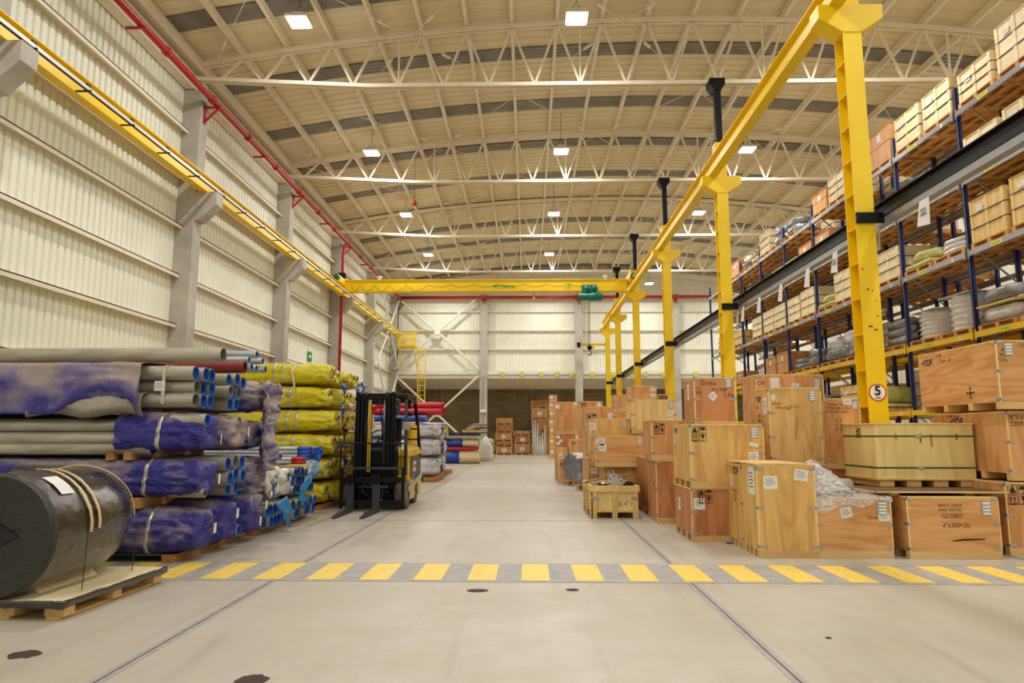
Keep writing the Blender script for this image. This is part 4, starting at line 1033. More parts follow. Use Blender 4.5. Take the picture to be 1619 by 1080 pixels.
put(D8, 'label', 0.86, 0.75, w=0.09, h=0.07); put(D8, 'label', 0.86, 0.35, w=0.09, h=0.07)
D8b = crate(atY(1040, 628, 14.6).x, atY(1057, 628, 14.6).x, 14.6, 15.2, p7+0.003, fz(624, 14.6, 1045), 'thin flat box on the straw-coloured crate', mat='hardboard', lid=False, skid=0, clips=False)
D9 = PC(972, 996, 624, 650, 16.9, 0.7, 'small crate perched behind the straw-coloured crate', mat='ply_orange', lid=False, z0=1.97)
d = D9['dims']
for k, zt in enumerate((0.65, 1.3, 1.965)):
    crate(d[0], d[1]+0.05, 16.9, 17.6, (0, 0.653, 1.303)[k], zt, 'crate below the small perched crate, %s from the floor' % ORD[k], mat='ply_orange', lid=False, group='column of crates beneath the perched one')
# further group
E1 = PC(877, 915, 636, 685, 22.0, 1.0, 'big square orange crate upper on the stack by the film-wrapped pipes', z0=1.44, mat='ply_orange', lid=True)
put(E1, 'label', 0.12, 0.86, w=0.12, h=0.12, lines=0); put(E1, 'label', 0.88, 0.96, w=0.12, h=0.12, lines=0)
d = E1['dims']; E2 = crate(d[0]+0.03, d[1]+0.02, 21.9, 22.9, 0, 1.437, 'crate with three small labels under the big square crate', mat='ply_rust', lid=False)
put(E2, 'label', 0.1, 0.92, w=0.11, h=0.1, lines=0); put(E2, 'label', 0.2, 0.84, w=0.1, h=0.08, lines=0); put(E2, 'label', 0.1, 0.78, w=0.11, h=0.1, lines=0); put(E2, 'label', 0.88, 0.92, w=0.1, h=0.12, lines=0)
E3 = PC(916, 953, 635, 700, 22.0, 1.0, 'tall orange crate beside the big square crate', z0=1.1, mat='ply_orange', lid=True)
put(E3, 'marks', 0.2, 0.92, s=0.08); put(E3, 'label', 0.86, 0.93, w=0.12, h=0.12, lines=0)
d = E3['dims']; crate(d[0], d[1], 22.0, 23.0, 0, 1.097, 'base crate under the tall orange crate', mat='ply_orange', lid=False)
E4 = PC(882, 897, 708, 765, 20.9, 0.6, 'slim crate with two labels before the big square crate', z0=0, mat='ply_tan', lid=False)
put(E4, 'label', 0.3, 0.8, w=0.1, h=0.1, lines=0); put(E4, 'label', 0.3, 0.65, w=0.1, h=0.1, lines=0)
E5 = PC(884, 899, 724, 757, 19.95, 0.6, 'short pinkish crate at the aisle edge next to the film-wrapped pipes', z0=0, mat='ply_orange', lid=False, clips=False)
put(E5, 'marks', 0.3, 0.75, s=0.05)
E6 = PC(900, 928, 695, 727, 20.6, 0.8, 'pinkish crate with small symbols behind the film-wrapped pipes', z0=0.65, mat='ply_orange', lid=False)
put(E6, 'marks', 0.25, 0.82, s=0.05)
d = E6['dims']; crate(d[0], d[1], 20.6, 21.4, 0, 0.647, 'base crate under the pinkish crate with small symbols', mat='ply_orange', lid=False)
# slim column of seven boxes
zz = 0; hs = [0.62, 0.6, 0.62, 0.42, 0.5, 0.48, 0.42]
for k, hh in enumerate(hs):
    x0, x1 = fx(869, 881, 39.5, 690); c_ = crate(x0-0.02*(k % 2), x1, 39.5, 40.6, zz, zz+hh-0.02, 'small crate in the slim column beside the aisle, %s from the floor' % ORD[k], mat='ply_orange', lid=False, clips=False, group='slim column of small crates'); zz += hh
    put(c_, 'label', 0.3, 0.7, w=0.16, h=0.16, lines=0)
# by the block wall
def wall_stack(xl, xr, Y, tops, word, labs):
    x0, x1 = fx(xl, xr, Y, 700); z = 0
    for k, py in enumerate(tops):
        zt = fz(py, Y, (xl+xr)/2); off = (0, 0.05, -0.04, 0.03, 0.02)[k % 5]
        c_ = crate(x0+off, x1+off*0.5, Y, Y+0.8, z, zt-0.01, 'crate %s, %s from floor' % (word, ORD[k]), mat='ply_orange' if k % 2 == 0 else 'ply_rust', lid=False, clips=False, skid=0.1, skid_front=False, nsk=3, group='crates by the block wall')
        if k in labs: put(c_, 'label', 0.5, 0.55, w=0.34, h=0.24, lines=0)
        z = zt-0.005
wall_stack(784, 810, 48.6, (706, 698, 684, 671.5, 661), 'in the stack beside the white-boxed column at the block wall', (0, 2))
wall_stack(813, 838, 48.9, (702, 689, 681), 'in the short middle stack at the block wall', (0, 1))
wall_stack(840, 866, 48.5, (701.5, 684, 682, 663, 646, 633.5), 'in the tall stack at the block wall', (0, 4))
x0, x1 = fx(842, 866, 47.9, 700)
for k in range(8):
    x = x0+0.10+0.11*k; h = (1.9, 2.0, 1.75, 1.0, 0.9, 1.05, 0.85, 1.6)[k]
    m = MB(); m.smooth = True; m.tube([(x, 47.95+0.02*(k % 2), 0.0), (x+0.06*(k % 3-1), 48.4, h+0.45)], 0.055, 8)
    tag(m.build('white_tube', 'white_plastic'), 'white plastic tube leaning against the tall stack of crates, %s along' % ORD[k], 'tube', 'white tubes leaning on crates')
tag(MB().box(*((lambda a, b: (a, 47.6, 0.96, b, 48.55, 1.0))(*fx(780, 808, 48, 700)))).build('ply_sheet', 'ply_pale'), 'plywood sheet laid on the lowest crate of the stack by the white-boxed column', 'board') if False else None

# film-wrapped pipe ends on pallets
def wrapped_tube(cx, Y0, length, r, cz, label, mats, pallet_y):
    t = thing('wrapped_pipe_spool', (cx, Y0+length/2, 0), label, 'pipe spool', 'film-wrapped spools on pallets')
    m = MB(); m.smooth = True; rings = []
    for i in range(15):
        f = i/14; y = Y0+length*f; rr = r*(1+0.12*math.sin(f*PI)*0.3)
        rings.append([(cx+0.12*f*length+ (rr+0.03*mnoise.noise(Vector((k*0.7, f*6, cx))))*math.cos(2*PI*k/28), y, cz+(rr+0.03*mnoise.noise(Vector((k*0.6, f*6+9, cx))))*math.sin(2*PI*k/28)) for k in range(28)])
    m.rings(rings); m.build('film_body', mats[0], t)
    m = MB(); m.revolve([(0, 0), (r*0.97, 0), (r*0.97, -0.02), (r*0.9, -0.03), (0, -0.05)], (cx, Y0-0.004, cz), 28, 'y'); m.build('end_cover', mats[1], t)
    for k in range(3): MB().box(cx-r+0.05+k*(r-0.09), Y0+0.05, 0.02, cx-r+0.19+k*(r-0.09), Y0+length, 0.11).build('pallet_bearer', 'pallet_wood', t)
    MB().box(cx-r, Y0, 0.11, cx+r, Y0+length, 0.135).build('pallet_deck', 'pallet_wood', t)
    m = MB(); m.prism([(cx-r*0.5, 0.135), (cx+r*0.5, 0.135), (cx+r*0.55, cz-r*0.75), (cx-r*0.55, cz-r*0.75)], Y0+0.2, Y0+length-0.1); m.build('cradle', 'pallet_wood', t)
    t.rotation_euler.z = math.radians(-58)
c = atY(903, 738, 19.4); wrapped_tube(c.x+0.36, 19.25, 0.85, 0.38, 0.52, 'big film-wrapped spool with dark ribbed end on a pallet', ('film_silver', 'film_smoke'), 0)
c = atY(926, 745, 17.8); wrapped_tube(1.34+0.34, 17.55, 0.8, 0.34, 0.48, 'smaller film-wrapped spool with crumpled end beside the slatted crate', ('film_smoke', 'film_smoke'), 0)

tag(MB().box(atZ(1146,858).x, 9.18, 0.0, atZ(1153,858).x, 9.26, 0.02).build('film_scrap', 'wrap_blue'), 'small bright blue scrap on the floor by the low reddish crate', 'scrap')
# ================================================================ PIPE BUNDLES
def nz(x, y, z): return mnoise.noise(Vector((x, y, z)))
def bundle(x0, x1, y0, y1, z0, z1, label, mat='wrap_purple', seed=0, rough=1.0, straps=(), tags=(), group=None, nx=46, na=44, strap='strap_steel',
           poke=(), name='pipe_bundle', torn=None, sq=3.4, lump=1.0):
    """wrapped bundle of pipes lying along x; aisle end at x1"""
    cy, cz, ry, rz = (y0+y1)/2, (z0+z1)/2, (y1-y0)/2, (z1-z0)/2
    t = thing(name, (x1-0.4, cy, z0), label, 'pipe bundle', group)
    L = x1-x0
    def sec(a, s=1.0):
        c, n_ = math.cos(a), math.sin(a)
        k = (abs(c)**sq+abs(n_)**sq)**(-1.0/sq)
        return c*k*s, n_*k*s
    def disp(x, a):
        u = x*3.0+seed*7.3; c, s_ = math.cos(a)*1.6, math.sin(a)*1.6
        d = abs(nz(u*0.9+a*0.8, c*1.6, s_*1.6+seed))*-0.045 + nz(u*0.25, c*0.6, s_*0.6+seed)*0.03*lump - abs(nz(u*2.4-a*1.3, c*3.2, s_*3.2+seed))*0.02
        e = max(0.0, 1-(x1-x)/0.45)
        d += e*(abs(nz(u*1.8+a, c*3.4, s_*3.4+seed))*-0.10)
        return d*rough
    m = MB(); m.smooth = True; rings = []
    xs = [x0+L*(1-(1-i/nx)**1.5) for i in range(nx+1)]
    for x in xs:
        e = max(0.0, 1-(x1-x)/0.16); sh = 1-0.10*e*e
        r_ = []
        for k in range(na):
            a = 2*PI*k/na; cy_, cz_ = sec(a, sh); d = disp(x, a)
            r_.append((x, cy+cy_*(ry+d), cz+cz_*(rz+d*0.8)))
        rings.append(r_)
    for q, (f, dx) in enumerate(((0.80, 0.05), (0.55, 0.07), (0.30, 0.06), (0.08, 0.05))):
        r_ = []
        for k in range(na):
            a = 2*PI*k/na; cy_, cz_ = sec(a, f)
            r_.append((x1+dx+rough*0.05*nz(math.cos(a)*2.4*f+seed, math.sin(a)*2.4*f, seed*3.1+q*0.3)+0.03*rough*abs(nz(a*2.2, q*0.7, seed)), cy+cy_*ry, cz+cz_*rz))
        rings.append(r_)
    m.rings(rings); m.build('wrapping', mat, t)
    for s_ in straps:
        w_ = 0.022; m = MB(); rr = []
        for x in (s_-w_, s_+w_):
            rr.append([(x+0.02*math.sin(2*PI*k/na), cy+sec(2*PI*k/na)[0]*(ry+disp(x, 2*PI*k/na)+0.006), cz+sec(2*PI*k/na)[1]*(rz+disp(x, 2*PI*k/na)*0.8+0.006)) for k in range(na)])
        m.smooth = True; m.rings(rr, caps=False)
        o = m.build('strap', strap, t); md = o.modifiers.new('thick', 'SOLIDIFY'); md.thickness = 0.003
    for (v, h) in tags:
        m = MB(); yy = cy+ry*v; zz = cz+rz*h; a = 0.3+seed
        pts = [(-0.035, -0.06), (0.035, -0.05), (0.038, 0.06), (-0.03, 0.055)]
        vs = [(x1+0.155+0.02*p_[0], yy+p_[0]*math.cos(a*0.2), zz+p_[1]) for p_ in pts]+[(x1+0.152, yy+p_[0]*math.cos(a*0.2), zz+p_[1]) for p_ in pts]
        m.add(vs, [(0,1,2,3),(7,6,5,4),(0,4,5,1),(1,5,6,2),(2,6,7,3),(3,7,4,0)]); m.build('paper_tag', 'paper', t)
    for (v, h, r, mt) in poke:
        m = MB(); m.pipe(x1-0.3, x1+0.10, cy+ry*v, cz+rz*h, r, 0.012, 18); m.build('pipe_end', ['pipe_steel', mt, 'pipe_inner_grey'], t)
    return t
def open_bundle(x0, x1, spots, r, label, group=None, straps=(), jit=0.04, inner='pipe_inner_blue', outer='pipe_steel', seed=1, name='bare_pipe_bundle', n=20, grey=()):
    rr = random.Random(seed); ys = [s[0] for s in spots]; zs = [s[1] for s in spots]
    t = thing(name, (x1-0.4, sum(ys)/len(ys), min(zs)-r), label, 'pipe bundle', group)
    for i, (y, z) in enumerate(spots):
        m = MB(); m.pipe(x0, x1+rr.uniform(-jit, jit), y, z, r, max(0.010, r*0.17), n); m.build('pipe', [outer, 'pipe_inner_grey' if i in grey else inner, 'pipe_inner_grey'], t)
    for s_ in straps:
        y0, y1, z0, z1 = min(ys)-r, max(ys)+r, min(zs)-r, max(zs)+r; q = r*0.8
        path = []
        for cx_, cz_, a0 in ((y0+q, z0+q, PI), (y1-q, z0+q, 1.5*PI), (y1-q, z1-q, 0), (y0+q, z1-q, PI/2)):
            for k in range(5):
                a = a0+k*PI/8; path.append((cx_+q*math.cos(a)*1.06, cz_+q*math.sin(a)*1.06))
        m = MB(); m.rings([[(s_-0.02, a, b) for a, b in path], [(s_+0.02, a, b) for a, b in path]], caps=False); o = m.build('strap', 'strap_steel', t)
        md = o.modifiers.new('thick', 'SOLIDIFY'); md.thickness = 0.003
    return t
def grid(y0, z0, r, rows, off=True):
    out = []
    for j, n_ in enumerate(rows):
        for i in range(n_): out.append((y0+(2*i+1+(1 if off and j % 2 else 0)*0.9)*r, z0+r+j*2*r*0.93))
    return out
XW = -8.86
def block(x, y0, y1, z0, z1, label, group, w_=0.10):
    return tag(MB().box(x, y0, z0, x+w_, y1, z1).build('timber_bearer', 'dunnage', bevel=0.004), label, 'timber', group)
gp = 'purple-wrapped pipe bundles'
# bottom layer
bundle(XW, -3.72, 7.62, 8.16, 0.08, 0.60, 'purple-wrapped pipe bundle on the floor at the stack front, one silver strap', seed=1, straps=(-4.18,), tags=((0.2, 0.0),), group=gp, na=56, nx=60)
bundle(XW, -3.70, 8.22, 8.84, 0.08, 0.62, 'purple-wrapped pipe bundle on the floor, second from the stack front, a pipe end poking low', seed=2, tags=((-0.1, 0.35),), poke=((0.55, -0.5, 0.07, 'pipe_inner_blue'),), group=gp)
bundle(XW, -3.68, 8.92, 9.60, 0.08, 0.66, 'purple-wrapped pipe bundle on the floor with two paper tags, third from the stack front', seed=3, tags=((-0.2, -0.35), (0.35, 0.3)), group=gp)
# second layer
bundle(XW, -3.72, 7.62, 8.16, 0.68, 1.14, 'purple-wrapped pipe bundle one up from the floor at the stack front, short pipe poking out', mat='wrap_purple', seed=4, straps=(-4.25,), tags=((0.35, -0.1),), poke=((-0.45, -0.72, 0.05, 'pipe_inner_grey'),), group=gp, na=56, nx=60)
open_bundle(XW, -3.62, [(8.30,1.045),(8.49,1.065),(8.67,1.055),(8.32,0.87),(8.52,0.905),(8.70,0.885),(8.44,0.745),(8.60,0.735)], 0.083, 'bare grey pipes with seven blue-lined ends between two purple bundles', seed=5, grey=(1,))
bundle(XW, -3.66, 8.92, 9.52, 0.70, 1.12, 'sagging purple-wrapped bundle beside the seven bare blue-lined pipe ends', mat='wrap_purple_dusty', seed=6, tags=((0.2, -0.5),), poke=((-0.4, 0.2, 0.06, 'pipe_inner_grey'),), group=gp)
# third layer: bare pipes at the wall side, wrapped at the aisle end
open_bundle(XW, -4.2, [(7.73,1.50),(7.73,1.355),(7.74,1.24)], 0.072, 'long bare steel pipes showing between the purple tarpaulin and the gap below', seed=8)
bundle(-4.62, -3.72, 7.60, 8.14, 1.19, 1.66, 'purple-wrapped bundle at camera height with blue pipe end at its upper corner', seed=9, straps=(-4.12,), tags=((0.4, -0.35),), poke=((-0.55, 0.55, 0.075, 'pipe_inner_blue'),), group=gp, na=56)
bundle(XW, -3.68, 8.26, 8.90, 1.20, 1.66, 'purple-wrapped bundle at camera height with a dark pipe end, second from the stack front', seed=10, tags=((0.25, 0.0),), poke=((-0.3, 0.5, 0.07, 'pipe_inner_grey'),), group=gp, mat='wrap_purple_dusty')
bundle(XW, -3.72, 8.96, 9.55, 1.18, 1.62, 'dusty purple bundle behind the hanging torn sheet', seed=11, group=gp, mat='wrap_purple_dusty')
# fourth layer
open_bundle(XW, -3.78, grid(7.66, 1.70, 0.083, (3, 3, 3)), 0.083, 'bare steel pipe bundle with nine ends, strapped twice with a paper label', straps=(-4.12, -4.42), seed=12, grey=(0, 3))
sheet_t = bpy.data.objects[-1] if False else None
t = [o for o in ROOTS if o.name.startswith('bare_pipe_bundle')][-1]
sheet(t, -4.16, 7.655, 1.94, 'F', 0.12, 0.11, t)
open_bundle(XW, -3.66, [(8.35,2.06),(8.52,2.08),(8.70,2.05),(8.32,1.92),(8.50,1.90),(8.67,1.91),(8.44,1.765),(8.62,1.77)], 0.078, 'bare pipe bundle with eight ends, half covered in purple film', seed=13, grey=(3, 5))
bundle(XW, -3.80, 8.30, 8.86, 1.70, 2.17, 'purple film sleeve behind the eight bare pipe ends', seed=14, group=gp, mat='wrap_purple_dusty') if False else None
bundle(XW, -3.66, 8.96, 9.56, 1.68, 2.14, 'grey and purple torn-wrapped bundle at the top of the purple stack', mat='wrap_purple_dusty', seed=15, poke=((0.6, 0.1, 0.06, 'pipe_inner_blue'), (0.7, -0.5, 0.06, 'pipe_inner_blue'), (0.2, -0.65, 0.06, 'pipe_inner_blue')), group=gp)
# timber bearers between layers
k = 0
for (x, z0, z1) in ((-4.72, 1.11, 1.20), (-4.52, 1.11, 1.20), (-6.9, 1.11, 1.20), (-4.4, 0.58, 0.70), (-4.6, 1.62, 1.73), (-6.8, 1.62, 1.73)):
    block(x, 7.66, 9.4, z0, z1, 'short timber bearer between purple bundle layers, %s counted from the lower front' % ORD[k], 'timber bearers in the purple stack', 0.09 if z0 > 1 else 0.1); k += 1
for i, x in enumerate((-4.0, -5.6, -7.4)):
    block(x, 7.64, 9.6, 0, 0.09, 'timber bearer on the floor under the purple stack, %s from the aisle' % ORD[i], 'floor bearers under the purple stack', 0.12)
# loose pipes on top
def loose(x0, x1, y, z, r, label, inner='pipe_inner_grey', outer='pipe_steel', group=None):
    m = MB(); m.pipe(x0, x1, y, z, r, 0.009, 26); tag(m.build('steel_pipe', [outer, inner, 'pipe_inner_grey']), label, 'pipe', group)
loose(XW, -3.63, 8.05, 2.335, 0.088, 'long large grey steel pipe lying on top of the purple stack')
loose(XW, -3.60, 8.62, 2.245, 0.075, 'maroon painted steel pipe on top of the purple stack', outer='pipe_maroon', inner='pipe_maroon')
sp = [(406.5,560,9.75,0.05),(394,568.5,9.3,0.042),(387,578.5,9.1,0.05),(398,580,9.35,0.05),(405.8,582,9.5,0.043),(415.5,571,9.75,0.045),(420,584,9.82,0.048)]
for i, (px, py, Y, r) in enumerate(sp):
    p = atY(px, py, Y); p.z = max(p.z, 2.20+r*0.4); loose(XW, p.x, Y, p.z, r, 'slim grey blue-lined pipe in the loose group on the purple stack, %s of seven' % ORD[i], 'pipe_inner_blue', 'pipe_clean', 'slim loose pipes on the purple stack')
tag(MB().bar((-4.72, 7.70, 2.20), (-4.25, 8.6, 2.21), 0.13, 0.055).build('wood_plank', 'dunnage', bevel=0.005), 'short thick wood plank wedged under the large grey pipe', 'plank')
# tarpaulin over the fourth layer
def tarp(label, xa, xb, edge, mat, y_f, z_top, y_b, seed, nx=70, nv=22, name='tarpaulin'):
    m = MB(); m.smooth = True; vs = []
    for j in range(nv+1):
        for i in range(nx+1):
            u = i/nx; v = j/nv; x = xa+(xb-xa)*u; zb_ = edge(x)
            if v < 0.35: w_ = v/0.35; y = y_b+(y_f-y_b)*w_; z = z_top+0.02*math.sin(w_*PI)
            else: w_ = (v-0.35)/0.65; y = y_f-0.02-0.05*math.sin(w_*PI); z = z_top+(zb_-z_top)*w_
            n_ = nz(x*2.2+seed, v*3, seed)*0.045+abs(nz(x*5+seed, v*7, seed+3))*0.03
            vs.append((x, y-n_*(0.5+v), z+n_*0.3))
    m.add(vs, [(j*(nx+1)+i, j*(nx+1)+i+1, (j+1)*(nx+1)+i+1, (j+1)*(nx+1)+i) for j in range(nv) for i in range(nx)])
    o = m.build(name, mat); md = o.modifiers.new('thick', 'SOLIDIFY'); md.thickness = 0.004
    return tag(o, label, 'tarpaulin')
def e1(x):
    if x < -5.25: return 1.60+0.02*math.sin(x*3)
    return 1.62+0.17*min(1, (x+5.25)/0.25) if x < -4.42 else 1.79-1.9*(x+4.42)
tarp('dusty purple tarpaulin draped over the top layer of the purple stack', -9.2, -4.32, e1, 'wrap_purple_dusty', 7.58, 2.19, 8.3, 4)
tarp('crumpled grey cloth showing below the torn purple tarpaulin', -5.6, -4.30, lambda x: 1.60+0.03*math.sin(x*8), 'wrap_grey', 7.62, 1.84, 7.75, 9, nx=40, nv=14, name='torn_cloth')
# hanging torn sheet at the aisle end
m = MB(); m.smooth = True; vs = []; NU, NV = 30, 56
for j in range(NV+1):
    for i in range(NU+1):
        u = i/NU; v = j/NV
        y = 8.92+0.62*u*(1-0.35*v)+0.10*v+0.25*max(0, v-0.55)*u*2
        z = 2.10-1.12*v-0.08*math.sin(u*6)*v+ (0.06*u if v > .9 else 0)
        x = -3.50+0.04*math.sin(u*9+v*4)+0.09*nz(u*5, v*8, 2)+0.08*abs(nz(u*8, v*13, 5))+0.12*max(0, v-0.7); y += 0.10*nz(v*6, u*2, 8); z += 0.05*nz(u*5, v*5, 11)
        vs.append((x, y, z))
m.add(vs, [(j*(NU+1)+i, j*(NU+1)+i+1, (j+1)*(NU+1)+i+1, (j+1)*(NU+1)+i) for j in range(NV) for i in range(NU)])
o = m.build('torn_sheet', 'wrap_purple_dusty'); md = o.modifiers.new('thick', 'SOLIDIFY'); md.thickness = 0.004
tag(o, 'torn purple and grey sheet hanging down the aisle end of the purple stack', 'sheet')

# ---- blue-lined pipes beyond the purple stack
open_bundle(XW, -3.68, grid(9.70, 0.08, 0.085, (6, 6), False), 0.085, 'low bare pipes with blue-lined ends just past the purple bundles', seed=21)
open_bundle(XW, -3.66, grid(10.80, 0.08, 0.08, (7, 7), False), 0.08, 'low bare pipes with blue-lined ends halfway to the yellow stack', seed=22)
g2 = 'pipe bundles in torn sky blue film'
bundle(XW, -4.36, 9.68, 10.22, 0.44, 0.96, 'pipe bundle in torn sky blue and silver film beside the purple stack', mat='wrap_sky', seed=23, group=g2, rough=1.2)
bundle(-4.22, -3.74, 9.70, 10.20, 0.44, 0.94, 'silver film sleeve torn open around pipe ends past the purple stack', mat='film_milky', seed=24, group=g2, rough=1.6, poke=((0.2, 0.2, 0.08, 'pipe_inner_blue'), (0.4, -0.4, 0.08, 'pipe_inner_blue'), (-0.3,-0.5,0.08,'pipe_inner_blue')))
bundle(XW, -3.78, 10.34, 10.86, 0.44, 0.94, 'pipe bundle in milky torn film, second past the purple stack', mat='film_milky', seed=25, group=g2, rough=1.6, poke=((0.1, 0.3, 0.075, 'pipe_inner_blue'),))
open_bundle(XW, -3.74, grid(10.98, 0.44, 0.075, (7, 7, 6), False), 0.075, 'three rows of bare blue-lined pipes partly under sky blue cloth', seed=26)
# sky blue cloths
def near_bundle(y, z):
    return min((o for o in ROOTS if o.name.startswith(('pipe_bundle', 'bare_pipe'))), key=lambda o: abs(o['o'][1]-y)+abs(o['o'][2]+0.2-z))
def rag(pts, label, mat, seed, th=0.004):
    """cloth through a list of (left, right) point pairs"""
    m = MB(); m.smooth = True; vs = []; NU = 10; rows = []
    P = [(Vector(a), Vector(b)) for a, b in pts]; N = 6
    for i in range(len(P)-1):
        for k in range(N):
            f = k/N; rows.append((P[i][0].lerp(P[i+1][0], f), P[i][1].lerp(P[i+1][1], f)))
    rows.append(P[-1])
    for j, (a, b) in enumerate(rows):
        for i in range(NU+1):
            p = a.lerp(b, i/NU); n_ = nz(i*0.55+seed, j*0.35, seed)*0.05; vs.append((p.x+n_+0.02*abs(nz(i*1.3, j*0.9, seed+2)), p.y+n_*0.4, p.z+n_*0.6))
    m.add(vs, [(j*(NU+1)+i, j*(NU+1)+i+1, (j+1)*(NU+1)+i+1, (j+1)*(NU+1)+i) for j in range(len(rows)-1) for i in range(NU)])
    a, b = P[0]; par = near_bundle((a.y+b.y)/2, (a.z+P[-1][0].z)/2)
    o = m.build('torn_film', mat, par); md = o.modifiers.new('thick', 'SOLIDIFY'); md.thickness = th
    o['label'] = label; return o
rag([((-4.3,9.63,0.98),(-3.8,9.63,0.99)), ((-4.3,9.62,0.72),(-3.9,9.60,0.75)), ((-4.35,9.60,0.50),(-4.1,9.60,0.52))], 'sky blue film folded over the side of the first silver sleeve', 'wrap_sky', 3)
rag([((-3.55,9.75,0.42),(-3.55,10.2,0.50)), ((-3.50,10.0,0.25),(-3.50,10.25,0.34)), ((-3.52,10.25,0.04),(-3.52,10.32,0.10))], 'sky blue film strip trailing down to the floor by the bare pipe ends', 'wrap_sky', 6)
rag([((-3.62,11.9,0.94),(-3.62,11.35,0.98)), ((-3.54,11.75,0.78),(-3.54,11.2,0.86)), ((-3.50,11.2,0.66),(-3.50,10.9,0.74)), ((-3.47,10.75,0.46),(-3.47,10.55,0.58)), ((-3.46,10.95,0.36),(-3.46,10.6,0.38))], 'twisted sky blue film knotted over the ends of bare pipes', 'wrap_sky', 8)
open_bundle(XW, -3.78, [(9.85,1.04),(9.98,1.03)], 0.06, 'dark pipe pair resting on the sky blue bundle', seed=27, outer='pipe_dark')
def capped(x0, x1, y, z, rows, r, cap, label, outer='pipe_clean', stick=0.14):
    sp_ = grid(y, z, r, rows, False)
    t = thing('capped_pipe_bundle', (x1-0.3, y+0.3, z), label, 'pipe bundle')
    for a, b in sp_:
        m = MB(); m.smooth = True; m.tube([(x0, a, b), (x1, a, b)], r*0.96, 12); q = m.build('pipe', outer, t)
        m = MB(); m.smooth = True; m.tube([(x1-0.02, a, b), (x1+stick, a, b)], r*1.08, 10); sub(m, 'end_cap', cap, q, t)
capped(XW, -3.98, 11.95, 0.93, (5, 5, 5, 5), 0.034, 'cap_blue', 'slim grey pipes with bright blue end caps before the yellow stack')
capped(XW, -3.82, 11.2, 0.92, (5, 4), 0.028, 'cap_red', 'slim pipes with red end caps just below the blue-capped ones')
for k, x in enumerate((-4.4, -6.2)): block(x, 11.05, 12.4, 0.86, 0.93, 'thin timber bearer under the blue-capped pipes, %s from the aisle' % ORD[k], 'bearers under the blue-capped pipes')
rag([((-3.80,12.1,1.17),(-3.75,12.5,1.18)), ((-3.78,12.15,1.05),(-3.73,12.5,1.08)), ((-3.78,12.2,0.90),(-3.73,12.35,0.92))], 'dark blue film scrap hanging by the blue-capped pipes', 'wrap_blue', 12)
for i, x in enumerate((-3.95, -5.6, -7.4)):
    block(x, 9.72, 12.05, 0, 0.08, 'timber bearer under the blue-lined pipes, %s from the aisle' % ORD[i], 'floor bearers under the blue-lined pipes', 0.12)

# ---- yellow stack
gy = 'yellow-wrapped pipe bundles'
lv = ['floor level', 'second level', 'third level', 'fourth level', 'fifth level', 'top level']
for c_ in range(4):
    y0 = 12.92+c_*0.56
    for l in range(6):
        z0 = 0.09+l*0.452; zt = z0+0.425; xe = -3.84+0.05*((c_*3+l*5) % 4-1.5)
        if c_ > 0 and l == 5: zt -= 0.05
        bundle(XW, xe, y0, y0+0.53, z0, zt, 'yellow-wrapped pipe bundle, %s, %s column from the purple stack' % (lv[l], ORD[c_]), mat='wrap_yellow', seed=30+c_*7+l, group=gy, rough=1.25,
               straps=((xe-0.62, xe-0.80, xe-0.98) if c_ == 0 and l > 1 else ()), nx=30 if c_ else 44, na=36,
               tags=((0.1, 0.1),) if (c_+l) % 3 == 0 else (),
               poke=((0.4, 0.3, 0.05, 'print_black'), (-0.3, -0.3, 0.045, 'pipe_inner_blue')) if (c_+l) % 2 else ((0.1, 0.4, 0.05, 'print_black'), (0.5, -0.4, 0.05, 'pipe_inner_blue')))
for i, (y, z, mt, cc) in enumerate(((13.3, 2.28, 'wrap_blue', 'blue'), (14.3, 2.3, 'wrap_blue', 'blue'), (14.8, 2.42, 'wrap_blue', 'blue'), (13.2, 1.88, 'wrap_blue', 'blue'), (13.9, 1.94, 'film_milky', 'pale'), (14.2, 1.5, 'film_milky', 'pale'), (13.5, 0.9, 'wrap_blue', 'blue'), (14.6, 0.4, 'wrap_blue', 'blue'), (13.6, 0.45, 'film_black', 'black'), (14.1, 1.0, 'film_black', 'black'), (14.5, 1.9, 'film_black', 'black'), (13.4, 1.45, 'film_black', 'black'))):
    s_ = 0.15
    rag([((-3.62,y-s_*0.5,z+s_*0.5),(-3.62,y+s_*0.6,z+s_*0.6)), ((-3.58,y-s_*0.4,z),(-3.56,y+s_*0.6,z+0.02)), ((-3.58,y-s_*0.1,z-s_*0.8),(-3.58,y+s_*0.35,z-s_*0.7))], '%s film scrap hanging from the yellow bundle ends, %s from the forks upward' % (cc, ORD[i]), mt, 20+i)
m = MB(); m.smooth = True; m.tube([(-4.55,13.05,2.78),(-4.50,12.90,2.62),(-4.42,12.86,2.35),(-4.40,12.84,2.12),(-4.50,12.83,2.02),(-4.62,12.84,2.10),(-4.60,12.84,2.24)], 0.018, 6)
tag(m.build('loose_strap', 'strap_cream'), 'loose cream strap end curling over the top yellow bundles', 'strap')
p = atY(522, 700, 12.6); 
open_bundle(-4.6, -3.42, [(13.75,1.24),(13.75,1.165)], 0.032, 'two short bare pipes poking out between yellow bundles', seed=71, outer='pipe_dark', inner='pipe_inner_grey')
for i, x in enumerate((-3.95, -5.6, -7.4)):
    block(x, 12.9, 15.2, 0, 0.09, 'timber bearer under the yellow stack, %s from the aisle' % ORD[i], 'floor bearers under the yellow stack', 0.12)
